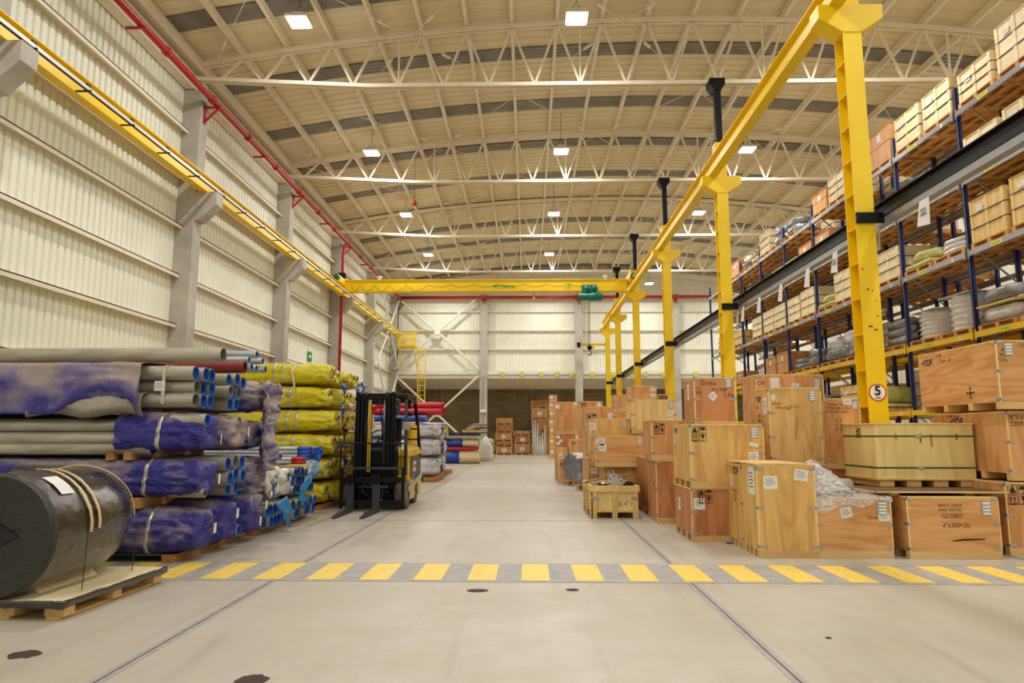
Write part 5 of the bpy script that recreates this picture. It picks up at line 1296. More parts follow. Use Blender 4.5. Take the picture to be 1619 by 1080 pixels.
# amber stack behind, with red and cream film on top
for c_ in range(3):
    for l in range(4):
        y0 = 15.4+c_*0.62; z0 = 0.09+0.47*l
        bundle(XW, -3.95+0.06*((c_+l) % 2), y0, y0+0.58, z0, z0+0.44, 'amber-wrapped pipe bundle, %s, %s column past the yellow stack' % (lv[l].replace('top', 'upper'), ORD[c_]), mat='wrap_amber', seed=80+c_*5+l, nx=20, na=28, group='amber-wrapped pipe bundles')
bundle(XW, -3.9, 15.5, 16.3, 1.94, 2.33, 'cream and red wrapped bundle over the amber stack', mat='film_milky', seed=97, nx=20, na=28, rough=1.6)
open_bundle(XW, -3.75, grid(16.45, 1.94, 0.09, (4,)), 0.09, 'red plastic pipes lying over the amber stack', outer='wrap_red', inner='wrap_red', seed=98)
for i, x in enumerate((-4.1, -6.5)): block(x, 15.4, 17.2, 0, 0.09, 'timber bearer under the amber stack, %s from the aisle' % ORD[i], 'floor bearers under the amber stack', 0.12)

# ---- white, blue and red wrapped stock beyond the forklift
def rollset(Y0, n, X1, z_layers, mats, word, seed, w_=0.6, x0=XW, rough=1.2):
    for l in range(len(z_layers)-1):
        for c_ in range(n):
            y0 = Y0+c_*w_
            bundle(x0, X1+0.08*nz(c_, l, seed), y0, y0+w_*0.94, z_layers[l], z_layers[l+1]-0.03, '%s wrapped bundle, %s from the floor, %s in the row %s' % (('pale', 'white')[l % 2], ORD[l], ORD[c_], word), mat=mats[(l*n+c_) % len(mats)], seed=seed+l*7+c_, nx=16, na=26, group='wrapped bundles '+word, rough=rough)
rollset(20.6, 4, -2.85, (0.14, 0.75, 1.32, 1.78), ['wrap_white', 'film_milky', 'wrap_white', 'wrap_purple'], 'behind the forklift', 101, 0.48, rough=2.0)
for i, x in enumerate((-3.1, -5.0)): block(x, 20.6, 22.4, 0, 0.14, 'dark bearer under the pale bundles behind the forklift, %s from the aisle' % ORD[i], 'bearers behind the forklift', 0.4)
rollset(22.9, 5, -3.12, (0.14, 0.7, 1.2, 1.6), ['film_milky', 'wrap_white', 'wrap_purple_dusty'], 'after the white bundles', 131, 0.52, rough=2.0)
for i, x in enumerate((-3.2, -5.0)): block(x, 22.9, 25.6, 0, 0.14, 'dark bearer under the second pale row, %s from the aisle' % ORD[i], 'bearers under the second pale row', 0.4)
open_bundle(XW, -2.62, grid(20.8, 1.99, 0.10, (4, 3)), 0.10, 'bright red plastic pipes lying on top of the pale bundles', outer='wrap_red', inner='wrap_red', seed=61, n=16)
open_bundle(XW, -3.1, grid(20.65, 1.79, 0.09, (5,)), 0.09, 'blue plastic pipes under the bright red ones', outer='wrap_blue', inner='film_milky', seed=62, n=16)
open_bundle(XW, -2.85, grid(23.2, 1.58, 0.055, (6, 5)), 0.055, 'grey pipes sticking past the bright red pipes', outer='pipe_clean', inner='pipe_inner_grey', seed=63, n=12)
bundle(XW, -3.28, 26.2, 27.2, 0.12, 1.3, 'grey pipe bundle with amber end straps past the pale rows', mat='wrap_grey', seed=64, nx=16, na=26)
bundle(XW, -3.2, 26.2, 27.2, 1.30, 1.75, 'amber and grey bundle on the amber-strapped one', mat='wrap_amber', seed=65, nx=16, na=26)
block(-3.9, 26.2, 27.2, 0, 0.12, 'timber bearer under the grey bundle with amber straps', None)
def roll(x0, x1, xs, Y, z0, z1, ma, mb_, label, seed):
    t = thing('wrapped_roll', (x1-0.5, Y+0.3, z0), label, 'pipe roll')
    for (a, b, mt, nm_) in ((x0, xs, ma, 'wrapping'), (xs, x1, mb_, 'bare_end')):
        m = MB(); m.smooth = True; rz = (z1-z0)/2; cz = (z0+z1)/2; n = 26
        m.rings([[(a+(b-a)*i/8, Y+0.35+0.34*math.cos(2*PI*k/n)*(1+0.05*nz(i, k, seed)), cz+rz*math.sin(2*PI*k/n)*(1+0.06*nz(i*0.7, k*0.4, seed))) for k in range(n)] for i in range(9)]); m.build(nm_, mt, t)
roll(-6.5, -2.35, -3.35, 33.6, 0.0, 0.60, 'wrap_blue', 'pine_cream', 'blue-wrapped roll with tan end lying on the floor of the far stack', 1)
roll(-6.5, -2.45, -3.2, 33.7, 0.80, 1.16, 'wrap_blue', 'pine_cream', 'blue-wrapped roll with cream end above the red pipes of the far stack', 2)
roll(-6.5, -2.35, -2.5, 33.7, 1.17, 1.44, 'film_milky', 'film_milky', 'white roll under the dark board of the far stack', 3)
open_bundle(-6.5, -2.45, [(33.8,0.71),(34.05,0.71),(34.3,0.71)], 0.085, 'red pipes between the two blue rolls', outer='wrap_red', inner='wrap_red', seed=66, n=14)
tag(MB().box(-4.3, 33.4, 1.45, -1.7, 34.6, 1.50).build('board', 'dark_grey_steel'), 'dark flat board on top of the far stack of blue rolls', 'board')
def junk_pallet(x0, x1, Y, z, label, seed, deck='pallet_wood'):
    t = thing('loaded_pallet', ((x0+x1)/2, Y+0.5, z), label, 'pallet')
    for k in range(3): MB().box(x0, Y+k*0.45, z, x1, Y+k*0.45+0.1, z+0.1).build('bearer', deck, t)
    for k in range(5): MB().box(x0+(x1-x0-0.12)*k/4, Y, z+0.1, x0+(x1-x0-0.12)*k/4+0.12, Y+1.0, z+0.122).build('deck_board', deck, t)
    rr = random.Random(seed)
    for k in range(7):
        m = MB(); a = Vector((rr.uniform(x0, (x0+x1)/2), Y+rr.uniform(0.1, 0.8), z+0.17+k*0.035)); b = a+Vector((rr.uniform(0.5, (x1-x0)*0.7), rr.uniform(-0.2, 0.2), rr.uniform(0, 0.05)))
        m.smooth = True; m.tube([a, b], rr.uniform(0.04, 0.07), 8); m.build('pipe_offcut', rr.choice(['film_milky', 'bundle_olive', 'alu', 'wrap_grey']), t)
junk_pallet(-3.2, -2.0, 33.5, 1.50, 'wood pallet of offcuts on the dark board of the far stack', 3)
m = MB(); m.smooth = True; m.revolve([(0.45,0),(0.42,0.4),(0.36,0.75),(0.22,1.15),(0.05,1.3)], (-2.25, 36.6, 0), 20)
for i, v in enumerate(m.v): m.v[i] = (v[0]+0.09*nz(v[0]*4, v[1]*4, v[2]*3), v[1]+0.09*nz(v[1]*4, v[0]*3, v[2]*3+5), v[2])
tag(m.build('tarp_heap', 'film_milky'), 'slumped heap of pale plastic sheet beside the blue rolls', 'plastic sheet')
junk_pallet(-3.1, -1.95, 40.2, 0.0, 'low pallet of silver and green wrapped offcuts before the end column', 5)
junk_pallet(-3.05, -2.0, 40.4, 0.42, 'upper pallet of wrapped offcuts before the end column', 6)
m = MB(); m.smooth = True; m.revolve([(0.32,0.0),(0.30,0.2),(0.2,0.35),(0,0.38)], (-2.3, 40.8, 0.80), 16); tag(m.build('bundled_sheet', 'bundle_olive'), 'olive bundle on the upper offcut pallet', 'bundle')
# pallet of brown cartons seen behind the forklift guard
p = atY(630, 665, 30.0)
tag(MB().box(p.x-0.7, 30, 0.0, p.x+0.7, 31, 2.5).build('carton_stack', 'ply_tan_h'), 'tall brown crate seen through the forklift cab', 'crate')

# ================================================================ black film-wrapped elbow on its pallet
t = thing('wrapped_pipe_elbow', (-4.1, 6.0, 0.0), 'huge pipe elbow wrapped in black film with two cream straps on a pallet', 'pipe fitting')
c0 = atY(22, 800, 5.75)
pts = []; rad = []
# centre line bends from the end facing the camera towards the aisle and back
BC = Vector((-5.02, 6.03, 0.615)); BR = 0.90; cl = []; S0 = 5.36
for i in range(33): cl.append(Vector((BC.x+BR, S0+(BC.y-S0)*i/32, BC.z)))
for i in range(1, 85): a = math.radians(95)*i/84; cl.append(Vector((BC.x+BR*math.cos(a), BC.y+BR*math.sin(a), BC.z)))
n = 168; rings = []
for i, p in enumerate(cl):
    d = (cl[min(i+1, len(cl)-1)]-cl[max(i-1, 0)]).normalized()
    side = d.cross(Vector((0,0,1))).normalized(); up = side.cross(d); r = 0.475
    def wob(q): c_, s_ = math.cos(2*PI*q/n), math.sin(2*PI*q/n); return 1+0.012*nz(c_*2.2, s_*2.2, i*0.09)+0.011*abs(nz(c_*9, s_*9, i*0.16))+0.006*abs(nz(c_*22+3, s_*22, i*0.4))
    rings.append([p+side*(r*math.cos(2*PI*q/n)*wob(q))+up*(r*math.sin(2*PI*q/n)*wob(q)) for q in range(n)])
m = MB(); m.smooth = True; m.rings(rings); m.build('film_shell', 'film_black', t)
d0 = (cl[1]-cl[0]).normalized(); side = d0.cross(Vector((0,0,1))).normalized(); up = side.cross(d0)
m = MB(); m.smooth = True
for (ra, rb, da, db) in ((0.482, 0.46, 0.02, -0.03), (0.46, 0.28, -0.03, -0.008), (0.28, 0.02, -0.008, 0.0)):
    m.rings([[cl[0]+side*(ra*math.cos(2*PI*q/48))+up*(ra*math.sin(2*PI*q/48))+d0*(da+0.008*nz(q*1.7, ra*20, 2)) for q in range(48)],
             [cl[0]+side*(rb*math.cos(2*PI*q/48))+up*(rb*math.sin(2*PI*q/48))+d0*(db+0.008*nz(q*1.7, rb*20, 2)) for q in range(48)]], caps=False)
m.build('end_film', 'film_black_matt', t)
m = MB(); hp = [(-0.16, 0.02), (-0.12, 0.10), (0.04, 0.09), (0.20, -0.0), (0.05, -0.07), (-0.13, -0.07)]
m.add([cl[0]+side*a+up*b-d0*0.012 for a, b in hp], [tuple(range(6))]); m.add([cl[0]+side*(a*0.99)+up*(b*0.99)-d0*0.016 for a, b in hp], [tuple(range(6))]); m.build('film_tear', 'print_black', t)
def hoop(i, a0, a1, w_, mat, name, off=0.012):
    m = MB(); A = []; ctr = sum((Vector(x) for x in rings[i]), Vector())/n; d = (Vector(sum((Vector(x) for x in rings[i+1]), Vector())/n)-ctr).normalized()
    q0, q1 = int(a0*n), int(a1*n)
    for q in range(q0, q1+1):
        p = Vector(rings[i][q % n]); o = (p-ctr).normalized(); A.append((p+o*off-d*w_/2, p+o*off+d*w_/2, p+o*(off+0.008)+d*w_/2, p+o*(off+0.008)-d*w_/2))
    vs = [v for a in A for v in a]; fs = []
    for q in range(len(A)-1):
        for k in range(4): fs.append((q*4+k, q*4+(k+1) % 4, (q+1)*4+(k+1) % 4, (q+1)*4+k))
    m.add(vs, fs); return m.build(name, mat, t)
for i, (a0, a1) in ((20, (-0.01, 0.26)), (25, (0.0, 0.24)), (59, (0.0, 0.34)), (63, (0.01, 0.33))):
    hoop(i, a0, a1, 0.028, 'strap_cream', 'cream_strap')
a = Vector(rings[4][int(0.10*n)]); b = Vector(rings[5][int(0.10*n)])
sd = MB(); i0 = 4
def sp_(i, q): 
    p = Vector(rings[i][q % n]); c_ = sum((Vector(x) for x in rings[i]), Vector())/n; return p+(p-c_).normalized()*0.012
sd.add([sp_(8, q*3) for q in (6,7,8,9,10)]+[sp_(16, q*3) for q in (6,7,8,9,10)], [(k, k+1, k+6, k+5) for k in range(4)]); sd.build('packing_label', 'paper', t)
# hold-down wires
for px, y, za in ((137, 5.70, 0.6), (213, 6.50, 0.5)):
    p = atY(px, 880, y); m = MB(); m.tube([(p.x, p.y, za+0.1), (p.x, p.y-0.03, 0.15)], 0.004, 5); m.build('hold_down_wire', 'strap_black', t)
# pallet: three bearers of blocks, deck, plus black film skirt
def rotp(x, y, a, c):
    dx, dy = x-c[0], y-c[1]; return c[0]+dx*math.cos(a)-dy*math.sin(a), c[1]+dx*math.sin(a)+dy*math.cos(a)
cc = (-3.57, 5.36); PA = -0.04
def rbox(x0, y0, z0, x1, y1, z1, name, mat):
    m = MB(); m.box(x0, y0, z0, x1, y1, z1); m.v = [(*rotp(v[0], v[1], PA, cc), v[2]) for v in m.v]; return m.build(name, mat, t, bevel=0.003)
for x in (-5.0, -4.09, -3.67):
    rbox(x, 5.36, 0.0, x+0.11 if x > -4 else x+0.13, 6.68, 0.022, 'bottom_board', 'pallet_wood')
for y in (5.37, 5.95, 6.55):
    for x in (-5.0, -4.09, -3.69): rbox(x, y, 0.022, x+0.16, y+0.12, 0.12, 'block', 'pallet_wood')
rbox(-5.45, 5.32, 0.12, -3.52, 6.72, 0.142, 'deck', 'pine_cream')
m = MB(); m.smooth = True; L_ = []
for i in range(41):
    f = i/40; 
    if f < 0.55: x = -5.45+f/0.55*1.93; y = 5.31
    else: x = -3.51; y = 5.31+(f-0.55)/0.45*1.42
    L_.append((x, y, f))
vs = []
for (x, y, f) in L_:
    for k, dz in enumerate((0.152, 0.13, 0.095+0.035*nz(f*14, 0, 3))):
        n_ = 0.012*nz(f*30, k, 1); X_, Y_ = rotp(x+(0.006 if x > -3.55 else 0), y-0.006, PA, cc); vs.append((X_+abs(n_), Y_-abs(n_), dz+n_))
m.add(vs, [(i*3+k, i*3+k+1, (i+1)*3+k+1, (i+1)*3+k) for i in range(40) for k in range(2)]); o = m.build('film_skirt', 'film_black', t)
md = o.modifiers.new('thick', 'SOLIDIFY'); md.thickness = 0.006
m = MB(); m.prism([(-5.2, 0.142), (-3.9, 0.142), (-4.1, 0.34), (-5.1, 0.34)], 5.6, 6.35); m.build('cradle', 'pine_cream', t)
# ================================================================ FORKLIFT
def forklift():
    t = thing('forklift', (-2.87, 13.6, 0), 'black and yellow forklift truck parked with its forks on the floor', 'forklift')
    cx = -2.87
    def P(mb, name, mat, bevel=0.0): return mb.build(name, mat, t, bevel=bevel)
    # forks
    for x in (-3.26, -2.78):
        m = MB()
        prof = [(11.66, 0.012), (11.66, 0.022), (12.2, 0.055), (12.72, 0.06), (12.72, 0.62), (12.765, 0.62), (12.765, 0.012)]
        m.prism([(y, z) for y, z in prof], x-0.07, x+0.07, 'x')
        m.v = [((x+(v[0]-x)*(0.55 if v[1] < 11.7 else 1.0)), v[1], v[2]) for v in m.v]
        P(m, 'fork', 'dark_grey_steel', 0.004)
        m = MB(); m.box(x-0.075, 12.70, 0.50, x+0.075, 12.78, 0.66); P(m, 'fork_hook', 'black_steel')
    # carriage bars and load backrest
    for z in (0.10, 0.52): 
        m = MB(); m.box(cx-0.60, 12.77, z, cx+0.60, 12.82, z+0.10); P(m, 'carriage_bar', 'black_steel', 0.004)
    m = MB(); m.box(cx-0.60, 12.78, 0.05, cx-0.54, 12.82, 0.78); m.box(cx+0.54, 12.78, 0.05, cx+0.60, 12.82, 0.78); P(m, 'carriage_side', 'black_steel')
    MB_ = MB(); MB_.tube([(cx-0.60, 12.80, 0.62), (cx-0.60, 12.80, 1.20), (cx-0.56, 12.80, 1.235), (cx+0.56, 12.80, 1.235), (cx+0.60, 12.80, 1.20), (cx+0.60, 12.80, 0.62)], 0.014, 8); P(MB_, 'backrest_frame', 'black_steel')
    m = MB(); m.box(cx-0.60, 12.79, 0.76, cx+0.60, 12.81, 0.80); P(m, 'backrest_bar', 'dark_grey_steel')
    for k in range(9):
        if 2 < k < 6: continue
        x = cx-0.52+k*0.13; m = MB(); m.tube([(x, 12.80, 0.78), (x, 12.80, 1.23)], 0.007, 6); P(m, 'backrest_rod', 'black_steel')
    # mast: outer, middle and inner channel pairs
    for s in (-1, 1):
        for k, (off, w_) in enumerate(((0.335, 0.07), (0.265, 0.06), (0.20, 0.05))):
            x = cx-0.01+s*off; y = 12.95+0.015*k
            m = MB(); m.box(x-w_/2, y, 0.12+0.02*k, x+w_/2, y+0.02, 2.19-0.01*k); m.box(x-w_/2, y+0.12, 0.12, x+w_/2, y+0.14, 2.19-0.01*k); m.box(x-0.008+s*0.02, y, 0.12, x+0.008+s*0.02, y+0.14, 2.19-0.01*k)
            P(m, 'mast_channel', 'black_steel')
        m = MB(); m.smooth = True; m.tube([(cx+s*0.15, 13.03, 0.2), (cx+s*0.15, 13.03, 1.25)], 0.035, 12); P(m, 'lift_cylinder', 'black_steel')
        m = MB(); m.smooth = True; m.tube([(cx+s*0.15, 13.03, 1.25), (cx+s*0.15, 13.03, 2.05)], 0.02, 10); P(m, 'lift_rod', 'galvanised')
        for k in range(2):
            m = MB(); m.smooth = True; m.revolve([(0,-0.02),(0.05,-0.02),(0.05,0.02),(0,0.02)], (cx+s*(0.20+0.11*k), 13.0, 2.16), 14, 'x'); P(m, 'mast_roller', 'dark_grey_steel')
    for z, y in ((2.08, 12.97), (1.96, 13.03), (0.30, 12.95), (1.15, 13.10), (0.85, 13.1)):
        m = MB(); m.box(cx-0.36, y, z, cx+0.34, y+0.05, z+0.09); P(m, 'cross_member', 'black_steel')
    m = MB(); m.tube([(cx-0.10, 12.96, 0.7), (cx-0.10, 12.96, 2.05)], 0.012, 6); m.tube([(cx-0.14, 12.96, 0.7), (cx-0.14, 12.96, 2.0)], 0.010, 6); P(m, 'lift_chain', 'truck_yellow')
    m = MB(); m.smooth = True; m.tube([(cx-0.05,12.9,0.25),(cx-0.18,12.88,0.32),(cx-0.22,12.88,0.45),(cx-0.12,12.9,0.52),(cx+0.02,12.9,0.45),(cx+0.05,12.9,0.3)], 0.016, 8); m.tube([(cx+0.02,12.9,0.2),(cx+0.16,12.88,0.22),(cx+0.18,12.9,0.4)], 0.012, 8); P(m, 'hydraulic_hose', 'dark_grey_steel')
    m = MB(); m.smooth = True; m.tube([(cx-0.28, 12.86, 0.44), (cx+0.28, 12.86, 0.44)], 0.03, 10); P(m, 'side_shift_cylinder', 'dark_grey_steel')
    m = MB(); m.smooth = True; m.tube([(cx+0.14,12.99,1.3),(cx+0.12,12.96,1.6),(cx+0.08,12.97,1.95),(cx+0.05,13.0,2.05)], 0.016, 8); m.tube([(cx-0.17,12.99,1.2),(cx-0.2,12.96,1.45),(cx-0.16,12.98,1.7)], 0.016, 8); P(m, 'mast_hose', 'rubber')
    # wheels
    for x, y, r, w_ in ((cx-0.47, 13.28, 0.26, 0.22), (cx+0.47, 13.28, 0.26, 0.22), (cx-0.42, 14.45, 0.20, 0.18), (cx+0.45, 14.45, 0.20, 0.18)):
        m = MB(); m.smooth = True
        m.revolve([(r*0.55,-w_/2),(r*0.94,-w_/2),(r,-w_/2+0.025),(r,w_/2-0.025),(r*0.94,w_/2),(r*0.55,w_/2),(r*0.55,-w_/2)], (x, y, r), 32, 'x'); wh = P(m, 'tyre', 'worn_rubber')
        m = MB()
        for k in range(22):
            a = 2*PI*k/22; c, s = math.cos(a), math.sin(a)
            m.bar((x-w_*0.42, y+c*(r-0.002), r+s*(r-0.002)), (x+w_*0.42, y+c*(r-0.002), r+s*(r-0.002)), 0.028, 0.012, (0, c, s))
        sub(m, 'tread', 'worn_rubber', wh, t)
        m = MB(); m.revolve([(0,-w_*0.40),(r*0.22,-w_*0.40),(r*0.26,-w_*0.3),(r*0.56,-w_*0.34),(r*0.56,w_*0.34),(r*0.26,w_*0.3),(r*0.22,w_*0.40),(0,w_*0.40)], (x, y, r), 24, 'x'); P(m, 'wheel_hub', 'truck_cream')
    # chassis, battery side, hood, counterweight
    m = MB(); m.prism([(13.12,0.30),(13.12,0.62),(13.55,0.62),(13.62,0.5),(14.2,0.5),(14.2,0.16),(13.58,0.16),(13.50,0.22)], cx-0.40, cx+0.40, 'x'); P(m, 'chassis', 'black_steel', 0.01)
    m = MB(); m.prism([(13.55,0.50),(13.50,0.98),(14.10,1.02),(14.55,1.02),(14.95,0.95),(15.02,0.50)], cx-0.52, cx+0.54, 'x'); P(m, 'body_shell', 'truck_yellow', 0.03)
    m = MB(); m.prism([(13.62,0.13),(13.62,0.50),(15.03,0.50),(15.08,0.30),(14.95,0.14),(14.72,0.14),(14.66,0.36),(14.45,0.44),(14.24,0.36),(14.18,0.13)], cx-0.54, cx+0.56, 'x'); P(m, 'counterweight', 'truck_cream', 0.02)
    m = MB(); m.box(cx+0.545, 13.72, 0.55, cx+0.56, 14.9, 0.96); P(m, 'side_panel', 'dark_grey_steel')
    m = MB(); m.box(cx+0.562, 13.95, 0.66, cx+0.566, 14.25, 0.86); P(m, 'decal', 'paper')
    m = MB(); m.box(cx+0.567, 13.98, 0.74, cx+0.569, 14.22, 0.80); P(m, 'decal_stripe', 'sign_red')
    m = MB(); m.bar((cx+0.58, 13.30, 0.36), (cx+0.58, 14.95, 0.56), 0.02, 0.09); P(m, 'side_trim', 'galvanised')
    m = MB(); m.prism([(13.45,0.98),(13.50,1.10),(14.6,1.14),(14.95,1.04),(14.95,0.98)], cx-0.56, cx+0.58, 'x'); P(m, 'hood', 'truck_yellow', 0.03)
    m = MB(); m.prism([(13.14,0.5),(13.14,1.10),(13.22,1.16),(13.34,1.10),(13.40,0.5)], cx-0.36, cx+0.38, 'x'); P(m, 'dash_cowl', 'black_steel', 0.02)
    m = MB(); m.box(cx+0.28, 13.2, 0.58, cx+0.50, 13.5, 0.62); P(m, 'step', 'truck_yellow')
    m = MB(); m.box(cx+0.20, 13.22, 0.62, cx+0.36, 13.36, 0.84); P(m, 'lamp_box', 'truck_yellow')
    # steering wheel, seat
    m = MB(); m.smooth = True; c = Vector((cx-0.05, 13.50, 1.33)); m.tube([c+Vector((0.17*math.cos(a), 0.07*math.sin(a), 0.15*math.sin(a))) for a in [2*PI*k/20 for k in range(20)]], 0.014, 8, closed=True); m.tube([(cx-0.05, 13.32, 1.1), c], 0.02, 8); P(m, 'steering_wheel', 'rubber')
    m = MB(); m.smooth = False; m.box(cx-0.22, 13.95, 1.14, cx+0.24, 14.40, 1.26); P(m, 'seat_cushion', 'black_steel', 0.04)
    m = MB(); m.prism([(14.36,1.24),(14.46,1.75),(14.54,1.75),(14.50,1.24)], cx-0.20, cx+0.22, 'x'); P(m, 'seat_backrest', 'black_steel', 0.04)
    # overhead guard
    for s in (-1, 1):
        m = MB(); m.bar((cx+s*0.50, 13.42, 0.62), (cx+s*0.47, 13.52, 2.12), 0.06, 0.06); P(m, 'front_pillar', 'dark_grey_steel')
        m = MB(); m.bar((cx+s*0.54, 14.95, 0.9), (cx+s*0.50, 14.72, 1.7), 0.055, 0.06); m.bar((cx+s*0.50, 14.72, 1.7), (cx+s*0.47, 14.6, 2.05), 0.055, 0.06); P(m, 'rear_pillar', 'black_steel')
        m = MB(); m.bar((cx+s*0.47, 13.45, 2.13), (cx+s*0.47, 14.62, 2.06), 0.07, 0.06); P(m, 'guard_rail', 'black_steel')
    for k in range(6):
        y = 13.5+k*0.21; m = MB(); m.box(cx-0.47, y, 2.12-0.012*k, cx+0.47, y+0.04, 2.16-0.012*k); P(m, 'guard_bar', 'black_steel')
    m = MB(); m.box(cx-0.47, 13.42, 2.10, cx+0.50, 13.5, 2.18); P(m, 'guard_front', 'black_steel', 0.01)
    m = MB(); m.box(cx-0.5, 13.44, 2.185, cx+0.5, 14.6, 2.19); P(m, 'guard_cover', 'dunnage')
    # work lamps, mirror, beacon, gauge box, bottle
    for s in (1,):
        m = MB(); m.box(cx+s*0.24, 13.28, 1.78, cx+s*0.38, 13.44, 2.08); P(m, 'work_lamp', 'dark_grey_steel', 0.02)
        m = MB(); m.smooth = True; m.revolve([(0,0),(0.025,0),(0.02,-0.02),(0,-0.022)], (cx+0.31, 13.278, 1.93), 12, 'y'); P(m, 'lamp_lens', 'sign_white')
    m = MB(); m.smooth = True; m.tube([(cx+0.42,14.1,2.08),(cx+0.42,14.1,1.92)], 0.045, 10); m.revolve([(0,0),(0.08,0.01),(0.08,0.07),(0.05,0.10),(0,0.10)], (cx+0.42, 14.1, 1.76), 16); P(m, 'beacon', 'black_steel')
    m = MB(); m.box(cx+0.42, 13.36, 1.48, cx+0.58, 13.42, 1.64); P(m, 'display_box', 'galvanised', 0.01)
    m = MB(); m.smooth = True; m.revolve([(0,0),(0.10,0.01),(0.105,0.05),(0.105,0.40),(0.07,0.46),(0,0.47)], (cx+0.40, 14.72, 1.16), 18); P(m, 'gas_cylinder', 'truck_yellow')
    m = MB(); m.smooth = True; m.revolve([(0.108,0.0),(0.108,0.03)], (cx+0.40, 14.72, 1.50), 18); m.revolve([(0.108,0.0),(0.108,0.03)], (cx+0.40, 14.72, 1.28), 18); P(m, 'cylinder_band', 'black_steel')
    return t
forklift()
# ================================================================ PALLET RACKING
RX = 9.6; RP = 2.64; RY = [12.15+RP*k for k in range(-1, 10)]      # frame positions (9.51 ... )
LZ = [2.0, 3.58, 5.36, 6.95, 8.55]
ln = ['lowest yellow level', 'upper yellow level', 'first grey level', 'second grey level', 'top grey level']
RX2 = 10.95
def frame(x, y, row, i, near):
    t = thing('rack_upright', (x+0.5, y, 0), 'blue pallet rack upright frame, %s row, %s along the aisle' % (row, ORD[i]), 'rack frame', row+' row rack frames')
    for xx in (x, x+1.0):
        m = MB(); m.box(xx, y-0.045, 0.01, xx+0.014, y+0.045, 9.12); m.box(xx, y-0.045, 0.01, xx+0.08, y-0.033, 9.12); m.box(xx, y+0.033, 0.01, xx+0.08, y+0.045, 9.12); 
        if near and xx == x:
            h = m; h.mi = 1; z = 0.5
            while z < 9.0:
                for dy in (-0.022, 0.022): h.box(xx-0.0015, y+dy-0.006, z, xx, y+dy+0.006, z+0.022)
                h.box(xx+0.02, y-0.0465, z, xx+0.05, y-0.045, z+0.02)
                z += 0.076
        m.build('post', ['rack_blue', 'print_black'], t)
        MB().box(xx-0.03, y-0.06, 0, xx+0.11, y+0.06, 0.01).build('foot_plate', 'rack_blue', t)
    z = 0.4; s = 0
    while z < 8.6:
        m = MB(); a, b = (x+0.06, x+1.02) if s % 2 == 0 else (x+1.02, x+0.06); m.bar((a, y, z), (b, y, z+0.85), 0.03, 0.03, (0,1,0)); m.build('brace', 'rack_grey', t); z += 0.85; s += 1
    return t
for i, y in enumerate(RY): frame(RX, y, 'front', i, i < 5)
for i, y in enumerate(RY):
    if i < 10: frame(RX2, y, 'rear', i, False)
for r, x in (('front', RX), ('rear', RX2)):
    for l, z in enumerate(LZ):
        for i in range(len(RY)-1):
            ya, yb = RY[i]+0.047, RY[i+1]-0.047; mat = 'rack_yellow' if l < 2 else 'rack_grey'
            t = thing('rack_beam_pair', (x+0.5, (ya+yb)/2, z-0.12), 'pair of %s rack beams, %s row, %s, %s bay along' % ('yellow' if l < 2 else 'grey', r, ln[l], ORD[i]), 'rack beam', '%s rack beams, %s row' % ('yellow' if l < 2 else 'grey', r))
            for xx in (x-0.045, x+1.075):
                MB().box(xx, ya, z-0.12, xx+0.045, yb, z).build('beam', mat, t)
            for yy in (ya, yb-0.045): MB().box(x-0.05, yy, z-0.17, x-0.045, yy+0.045, z+0.05).build('connector', mat, t)
            if r == 'front':
                ym = (ya+yb)/2+0.35
                MB().box(x-0.048, ym-0.17, z-0.105, x-0.0451, ym+0.17, z-0.02).build('load_tag', 'tag_yellow', t)
                if i < 5: text_part('MAX 2200 K', 0.045, 'sign_green', t, (x-0.049, ym, z-0.063), face='S', name='load_lettering')
                MB().box(x-0.048, ya+0.4, z-0.11, x-0.0451, ya+0.48, z-0.03).build('location_tag', 'paper', t)
                if i < 5: text_part(str(l+1), 0.05, 'ink', t, (x-0.049, ya+0.44, z-0.07), face='S', name='tag_number')
def pal(t, x, y, z, d=1.08, w_=1.2, mat='pallet_amber'):
    """euro pallet with its deck along x"""
    for k in range(3): MB().box(x-0.02, y+k*(w_-0.1)/2, z+0.02, x+d, y+0.1+k*(w_-0.1)/2, z+0.10).build('pallet_stringer', mat, t)
    m = MB()
    for k in range(6): m.box(x+k*(d-0.12)/5-0.02, y, z+0.10, x+0.10+k*(d-0.12)/5, y+w_, z+0.122)
    m.build('pallet_deck', mat, t)
    m = MB()
    for k in range(4): m.box(x+k*(d-0.12)/3-0.02, y, z+0.0, x+0.10+k*(d-0.12)/3, y+w_, z+0.02)
    m.build('pallet_base', mat, t)
rk = random.Random(11)
def lump(rings_n, cx, cy, cz, rx, ry, rz, seed, amp=0.12, sq=2.6):
    m = MB(); m.smooth = True; n = 28; rr = []
    for i in range(rings_n+1):
        th = PI*i/rings_n-PI/2; c = abs(math.cos(th))**0.45; s = math.copysign(abs(math.sin(th))**0.7, math.sin(th)); ring = []
        for k in range(n):
            a = 2*PI*k/n; ca, sa = math.cos(a), math.sin(a); q = (abs(ca)**sq+abs(sa)**sq)**(-1/sq); f = 1+amp*nz(ca*2+seed, sa*2, s*2.5+seed)-amp*0.9*abs(nz(ca*4.5+seed, sa*4.5, s*6+seed))
            ring.append((cx+rx*ca*q*c*f, cy+ry*sa*q*c*f, cz+rz*s*(1+0.4*amp*nz(ca*2, sa*2, seed+7))))
        rr.append(ring)
    m.rings(rr); return m
